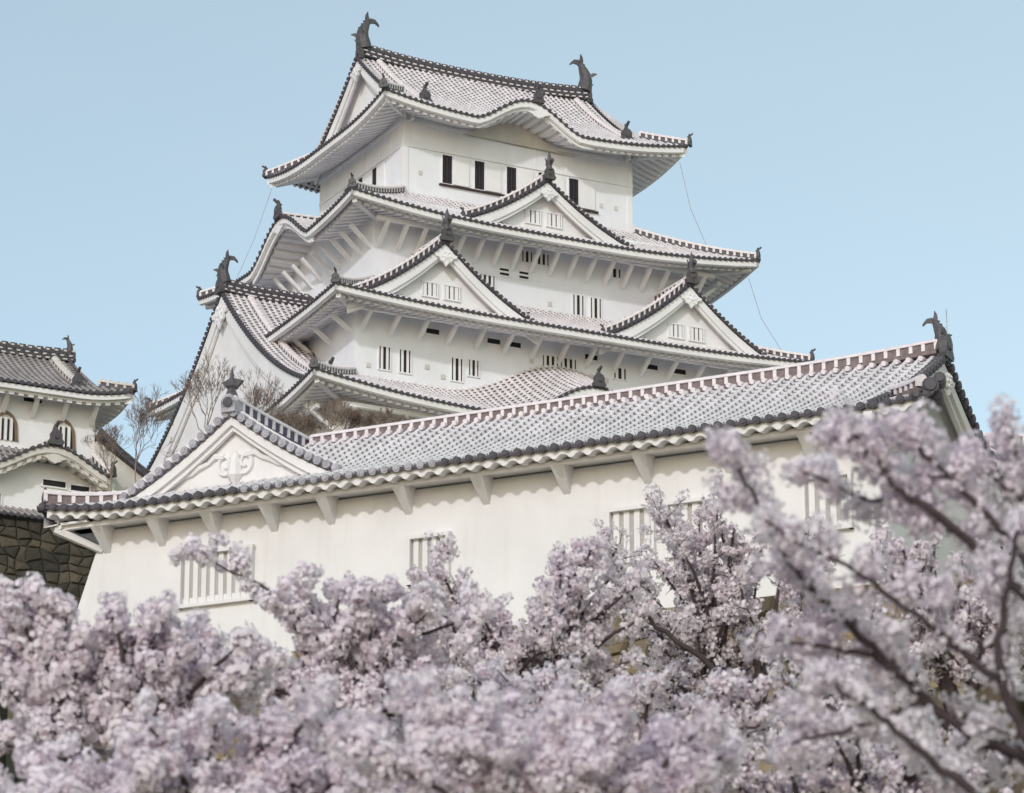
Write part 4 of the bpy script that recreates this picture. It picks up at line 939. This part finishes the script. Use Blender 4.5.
    def done(T):
        def bl(mb,nm):
            me=bpy.data.meshes.new(nm); me.from_pydata(mb.v,[],mb.f); me.materials.append(BARK); me.polygons.foreach_set('use_smooth',[True]*len(mb.f)); me.update()
            o=bpy.data.objects.new(nm,me); col.objects.link(o); o.parent=T.o
        bl(T.tr,'trunk'); bl(T.wood,'branches')
        blossoms('blossom_crown',T.pos,T.size,T.mat,T.o,T.n,T.fr,T.k,T.seed); print(T.o.name,len(T.pos),'puffs')

# right, nearest tree: its limbs reach in from outside the frame
t=Tree('nearest cherry tree, dark limbs reaching in from the right edge of the photo',27,1170,(1120,800),11,PET,puff=.078,n=24,fr=.016,trunk_r=.16)
t.away=Vector((0,.9,0))
def path(D,*pts): return [pix(x,y,D+(i*.0)) for i,(x,y) in enumerate(pts)]
f=[t.fork]
t.branch(f+path(27,(1060,775),(1008,750),(968,735),(925,700),(892,668),(865,655),(820,648),(775,640)),.058,.009,27,.5,13,.15,spread=.07)
t.branch(f+path(26.5,(1060,790),(1030,745),(1008,700),(999,650),(1003,610),(1012,570),(1018,530)),.055,.015,15,.5,12,.3)
t.branch(path(26.5,(1003,684),(965,652),(929,625),(882,590),(845,565),(800,545),(765,520)),.03,.008,22,.5,13,.15,spread=.07)
t.branch(f+path(27.5,(1090,700),(1060,640),(1000,572),(941,519),(900,492),(885,470),(868,450),(850,435)),.05,.01,28,.5,14,.3,spread=.07)
t.branch(path(27.5,(1060,640),(1024,557),(1006,533),(973,501),(950,480),(925,455),(905,432)),.036,.01,22,.42,14,.3,spread=.07)
t.branch(path(27,(892,668),(850,625),(815,593),(797,572),(770,528),(750,490),(738,465),(726,445)),.03,.008,24,.42,16,.1,spread=.07)
t.branch(path(28,(1080,660),(1060,560),(1035,490),(1018,455),(1010,428)),.03,.008,9,.3,14,.5,spread=.07)
t.branch(path(28,(1080,640),(1040,520),(1005,490),(985,470),(968,455)),.025,.008,14,.32,14,.3,spread=.07)
t.branch(f+path(26,(1040,850),(985,800),(941,769),(914,745),(879,716),(842,690),(815,672)),.05,.009,20,.5,13,.2,spread=.07)
t.branch(path(28,(941,519),(905,500),(870,500),(835,485),(800,470)),.02,.008,16,.4,16,.1)
t.branch(path(27,(925,700),(880,720),(830,735),(790,745)),.022,.008,14,.5,14,.1)
t.done()
# middle distance trees
t=Tree('sharply seen cherry tree in the middle with dark upright limbs against the stone wall',72,738,(736,770),12,PET2,puff=.085,n=13,fr=.026,k=4,trunk_r=.2)
t.branch([t.fork]+path(72,(738,700),(741,640),(736,590),(730,555),(718,522)),.1,.02,26,1.3,14,.2)
t.branch(path(72,(737,720),(715,670),(700,620),(688,570),(676,535),(658,505)),.08,.015,26,1.2,14,.2)
t.branch(path(72,(738,700),(775,650),(800,600),(812,570),(820,540)),.07,.015,24,1.2,14,.2)
t.branch(path(70,(715,670),(675,640),(640,610),(620,575),(610,545)),.06,.015,22,1.2,14,.2)
t.mass(700,535,55,34,limbs=8,dens=14); t.mass(690,585,75,55,limbs=11,dens=17,twigs=11); t.mass(680,650,80,60,limbs=11,dens=16,twigs=11); t.mass(640,700,70,50,limbs=9,dens=15); t.mass(780,600,60,60,limbs=7,dens=13); t.mass(770,690,80,50,limbs=7,dens=11)
t.done()
t=Tree('cherry tree in front of the second window of the long turret',58,500,(510,740),13,PET2,puff=.08,n=14,fr=.024,k=4,trunk_r=.18)
t.branch([t.fork]+path(58,(505,680),(490,640),(462,625),(440,590),(436,560)),.08,.015,22,.9,14,.3)
t.branch(path(58,(505,680),(530,640),(560,600),(575,575),(590,550)),.06,.015,22,.9,14,.2)
t.mass(500,638,85,42,limbs=10,dens=15,twigs=10); t.mass(590,635,70,52,limbs=9,dens=15,twigs=10); t.mass(560,690,90,50,limbs=8,dens=13)
t.mass(600,575,60,34,limbs=8,dens=14,twigs=9); t.mass(445,594,46,32,limbs=6,dens=13); t.mass(430,680,80,50,limbs=10,dens=15,twigs=10); t.mass(500,640,110,40,limbs=10,dens=15,twigs=10)
t.done()
t=Tree('cherry tree with one long spray of blossom crossing the large lattice window',46,340,(345,760),14,PET,puff=.088,n=24,fr=.021,trunk_r=.16)
t.branch(path(46,(355,700),(345,655),(320,622),(290,606),(262,585),(235,573),(205,558),(184,552)),.035,.006,20,.42,15,.12,up=.4,spread=.06)
t.branch(path(46,(355,700),(385,650),(440,628),(480,620)),.04,.012,16,.6,14,.15)
t.mass(318,600,58,30,limbs=8,dens=14,twigs=9); t.mass(390,606,58,36,limbs=8,dens=14); t.mass(350,680,110,50,limbs=12,dens=14,twigs=10); t.mass(280,670,80,45,limbs=8,dens=14)
t.done()
t=Tree('cherry tree at the left edge, in front of the dark stone wall',41,95,(105,800),15,PET,puff=.09,n=26,fr=.02,trunk_r=.17)
t.branch([t.fork]+path(41,(125,715),(108,700),(105,670),(140,640),(180,620)),.07,.015,18,.7,14,.3)
t.mass(150,640,80,38,limbs=12,dens=15,twigs=10); t.mass(215,668,70,36,limbs=9,dens=14); t.mass(30,597,55,22,limbs=7,dens=14); t.mass(25,640,60,34,limbs=8,dens=13); t.mass(50,715,85,42,limbs=9,dens=13); t.mass(170,720,90,45,limbs=10,dens=13)
t.done()
t=Tree('cherry tree standing close to the right end of the long turret, behind the reaching limbs',56,960,(960,740),22,PET2,puff=.085,n=14,fr=.024,k=4,trunk_r=.18)
t.mass(930,590,75,60,limbs=11,dens=14,twigs=10); t.mass(1005,560,50,75,limbs=10,dens=13,twigs=9); t.mass(905,530,45,38,limbs=7,dens=12); t.mass(880,650,80,50,limbs=10,dens=12); t.mass(985,640,60,30,limbs=7,dens=12)
t.done()
# bottom of the picture
t=Tree('near cherry tree filling the bottom left of the photo',33,180,(190,880),16,PET,puff=.088,n=30,fr=.018,trunk_r=.15)
t.mass(60,790,110,45,limbs=11,dens=15,twigs=10); t.mass(200,770,110,48,limbs=12,dens=15,twigs=10); t.mass(320,760,100,55,limbs=12,dens=15,twigs=10)
t.done()
t=Tree('near cherry tree filling the bottom centre of the photo',31,520,(500,900),17,PET,puff=.088,n=30,fr=.018,trunk_r=.15)
t.mass(420,750,100,55,limbs=12,dens=15,twigs=10); t.mass(530,745,100,55,limbs=12,dens=15,twigs=10); t.mass(640,765,110,50,limbs=12,dens=15,twigs=10)
t.branch(path(30,(480,860),(450,800),(410,775),(370,755),(320,725)),.03,.01,14,.5,14,.3)
t.done()
t=Tree('broad low cherry tree between the bottom centre and the stone wall',48,620,(620,800),21,PET2,puff=.078,n=15,fr=.023,k=4,trunk_r=.17)
t.mass(440,700,100,40,limbs=10,dens=15,twigs=10); t.mass(560,700,100,40,limbs=10,dens=15,twigs=10); t.mass(680,715,90,40,limbs=10,dens=15,twigs=10); t.mass(780,700,80,50,limbs=9,dens=14,twigs=10)
t.done()
t=Tree('cherry tree low on the right, below the reaching limbs of the nearest tree',42,830,(840,880),18,PET,puff=.07,n=17,fr=.021,trunk_r=.16)
t.mass(760,775,100,42,limbs=10,dens=14,twigs=9); t.mass(880,755,100,55,limbs=10,dens=12,twigs=9); t.mass(980,780,90,50,limbs=10,dens=13); t.mass(850,640,70,50,D=46,limbs=8,dens=11)
t.done()

# ================================================================ BARE TREES behind the long turret
def bare_tree(label,px,py_top,D,spread,seed,levels=6,name='bare_tree',cat='tree',first=4,group='leafless trees behind the long turret',tw=.0055,base_y=470):
    R=random.Random(seed); b=pix(px,base_y,D); fork=b.copy(); top=pix(px,py_top,D); b.z=gh(b.x,b.y)-.2
    o=thing(name,tuple(b),0,label,cat,group); W=MB(); Tk=MB(); H=(top-fork).length
    Tk.tube([Vector((0,0,0)),(fork-b)*.5+Vector((R.uniform(-.2,.2),0,0)),fork-b],[.24,.15,.06],7)
    def rec(p,d,l,r,lev):
        q=p+d*l; m=p+d*l*.5+Vector((R.gauss(0,1),R.gauss(0,1),R.gauss(0,1)))*l*.05
        W.tube([x-b for x in (p,m,q)],[r,r*.85,r*.7],4 if r>.025 else 3)
        if lev==0: return
        n=first if lev==levels else R.choice((2,2,3,3))
        for _ in range(n):
            v=(d*1.0+Vector((R.gauss(0,1),R.gauss(0,1),R.gauss(0,.8)))*spread+Vector((0,0,.3))).normalized()
            rec(q if R.random()<.6 else p.lerp(q,.7),v,l*R.uniform(.62,.85),max(tw,r*.6),lev-1)
    rec(fork,Vector((R.uniform(-.15,.15),0,1)).normalized(),H*.24,.04,levels)
    for mb,nm in ((Tk,'trunk'),(W,'branches')):
        me=bpy.data.meshes.new(nm); me.from_pydata(mb.v,[],mb.f); me.materials.append(TWIG); me.update(); c=bpy.data.objects.new(nm,me); col.objects.link(c); c.parent=o
bare_tree('leafless tree against the sky between the small keep and the tall keep',138,372,150,.42,31,7,base_y=492)
bare_tree('smaller leafless tree right beside the small keep wall',112,400,165,.45,32,7,base_y=495)
bare_tree('leafless tree in front of the big side gable of the tall keep',205,335,140,.42,33,7,base_y=455)
bare_tree('leafless tree rising behind the front gable of the long turret',262,352,138,.42,34,7,base_y=480)
bare_tree('leafless spreading bush below the second roof of the tall keep',330,385,150,.6,35,7,name='bare_bush',cat='bush',first=5,base_y=440)
bare_tree('leafless bush right of the spreading one, low over the white ridge',385,398,150,.62,36,7,name='bare_bush',cat='bush',first=5,base_y=440)
bare_tree('leafless bush in the corner left of the spreading one',290,395,146,.6,37,7,name='bare_bush',cat='bush',first=5,base_y=450)
bare_tree('leafless bush in the middle of the row below the second roof of the tall keep',355,402,152,.62,39,7,name='bare_bush',cat='bush',first=6,base_y=440)
bare_tree('leafless bush half hidden by the ridge of the wing gable',310,405,148,.62,40,7,name='bare_bush',cat='bush',first=6,base_y=440)
bare_tree('leafless tree with its crown across the foot of the big side gable',240,385,136,.5,41,7,base_y=470)
bare_tree('leftmost low leafless shrub of the thicket behind the wing ridge',275,402,150,.7,51,7,name='bare_bush',cat='bush',first=8,base_y=442,group='leafless shrubs in a thicket below the second roof',tw=.006)
bare_tree('pale leafless shrub second from the left in the thicket',300,398,151,.7,52,7,name='bare_bush',cat='bush',first=8,base_y=442,group='leafless shrubs in a thicket below the second roof',tw=.006)
bare_tree('tallest leafless shrub of the thicket below the second roof',345,395,152,.7,53,7,name='bare_bush',cat='bush',first=8,base_y=442,group='leafless shrubs in a thicket below the second roof',tw=.006)
bare_tree('leafless shrub of the thicket right of its tallest one',370,406,153,.7,54,7,name='bare_bush',cat='bush',first=8,base_y=442,group='leafless shrubs in a thicket below the second roof',tw=.006)
bare_tree('rightmost leafless shrub of the thicket, just above the white ridge',400,404,154,.7,55,7,name='bare_bush',cat='bush',first=8,base_y=442,group='leafless shrubs in a thicket below the second roof',tw=.006)
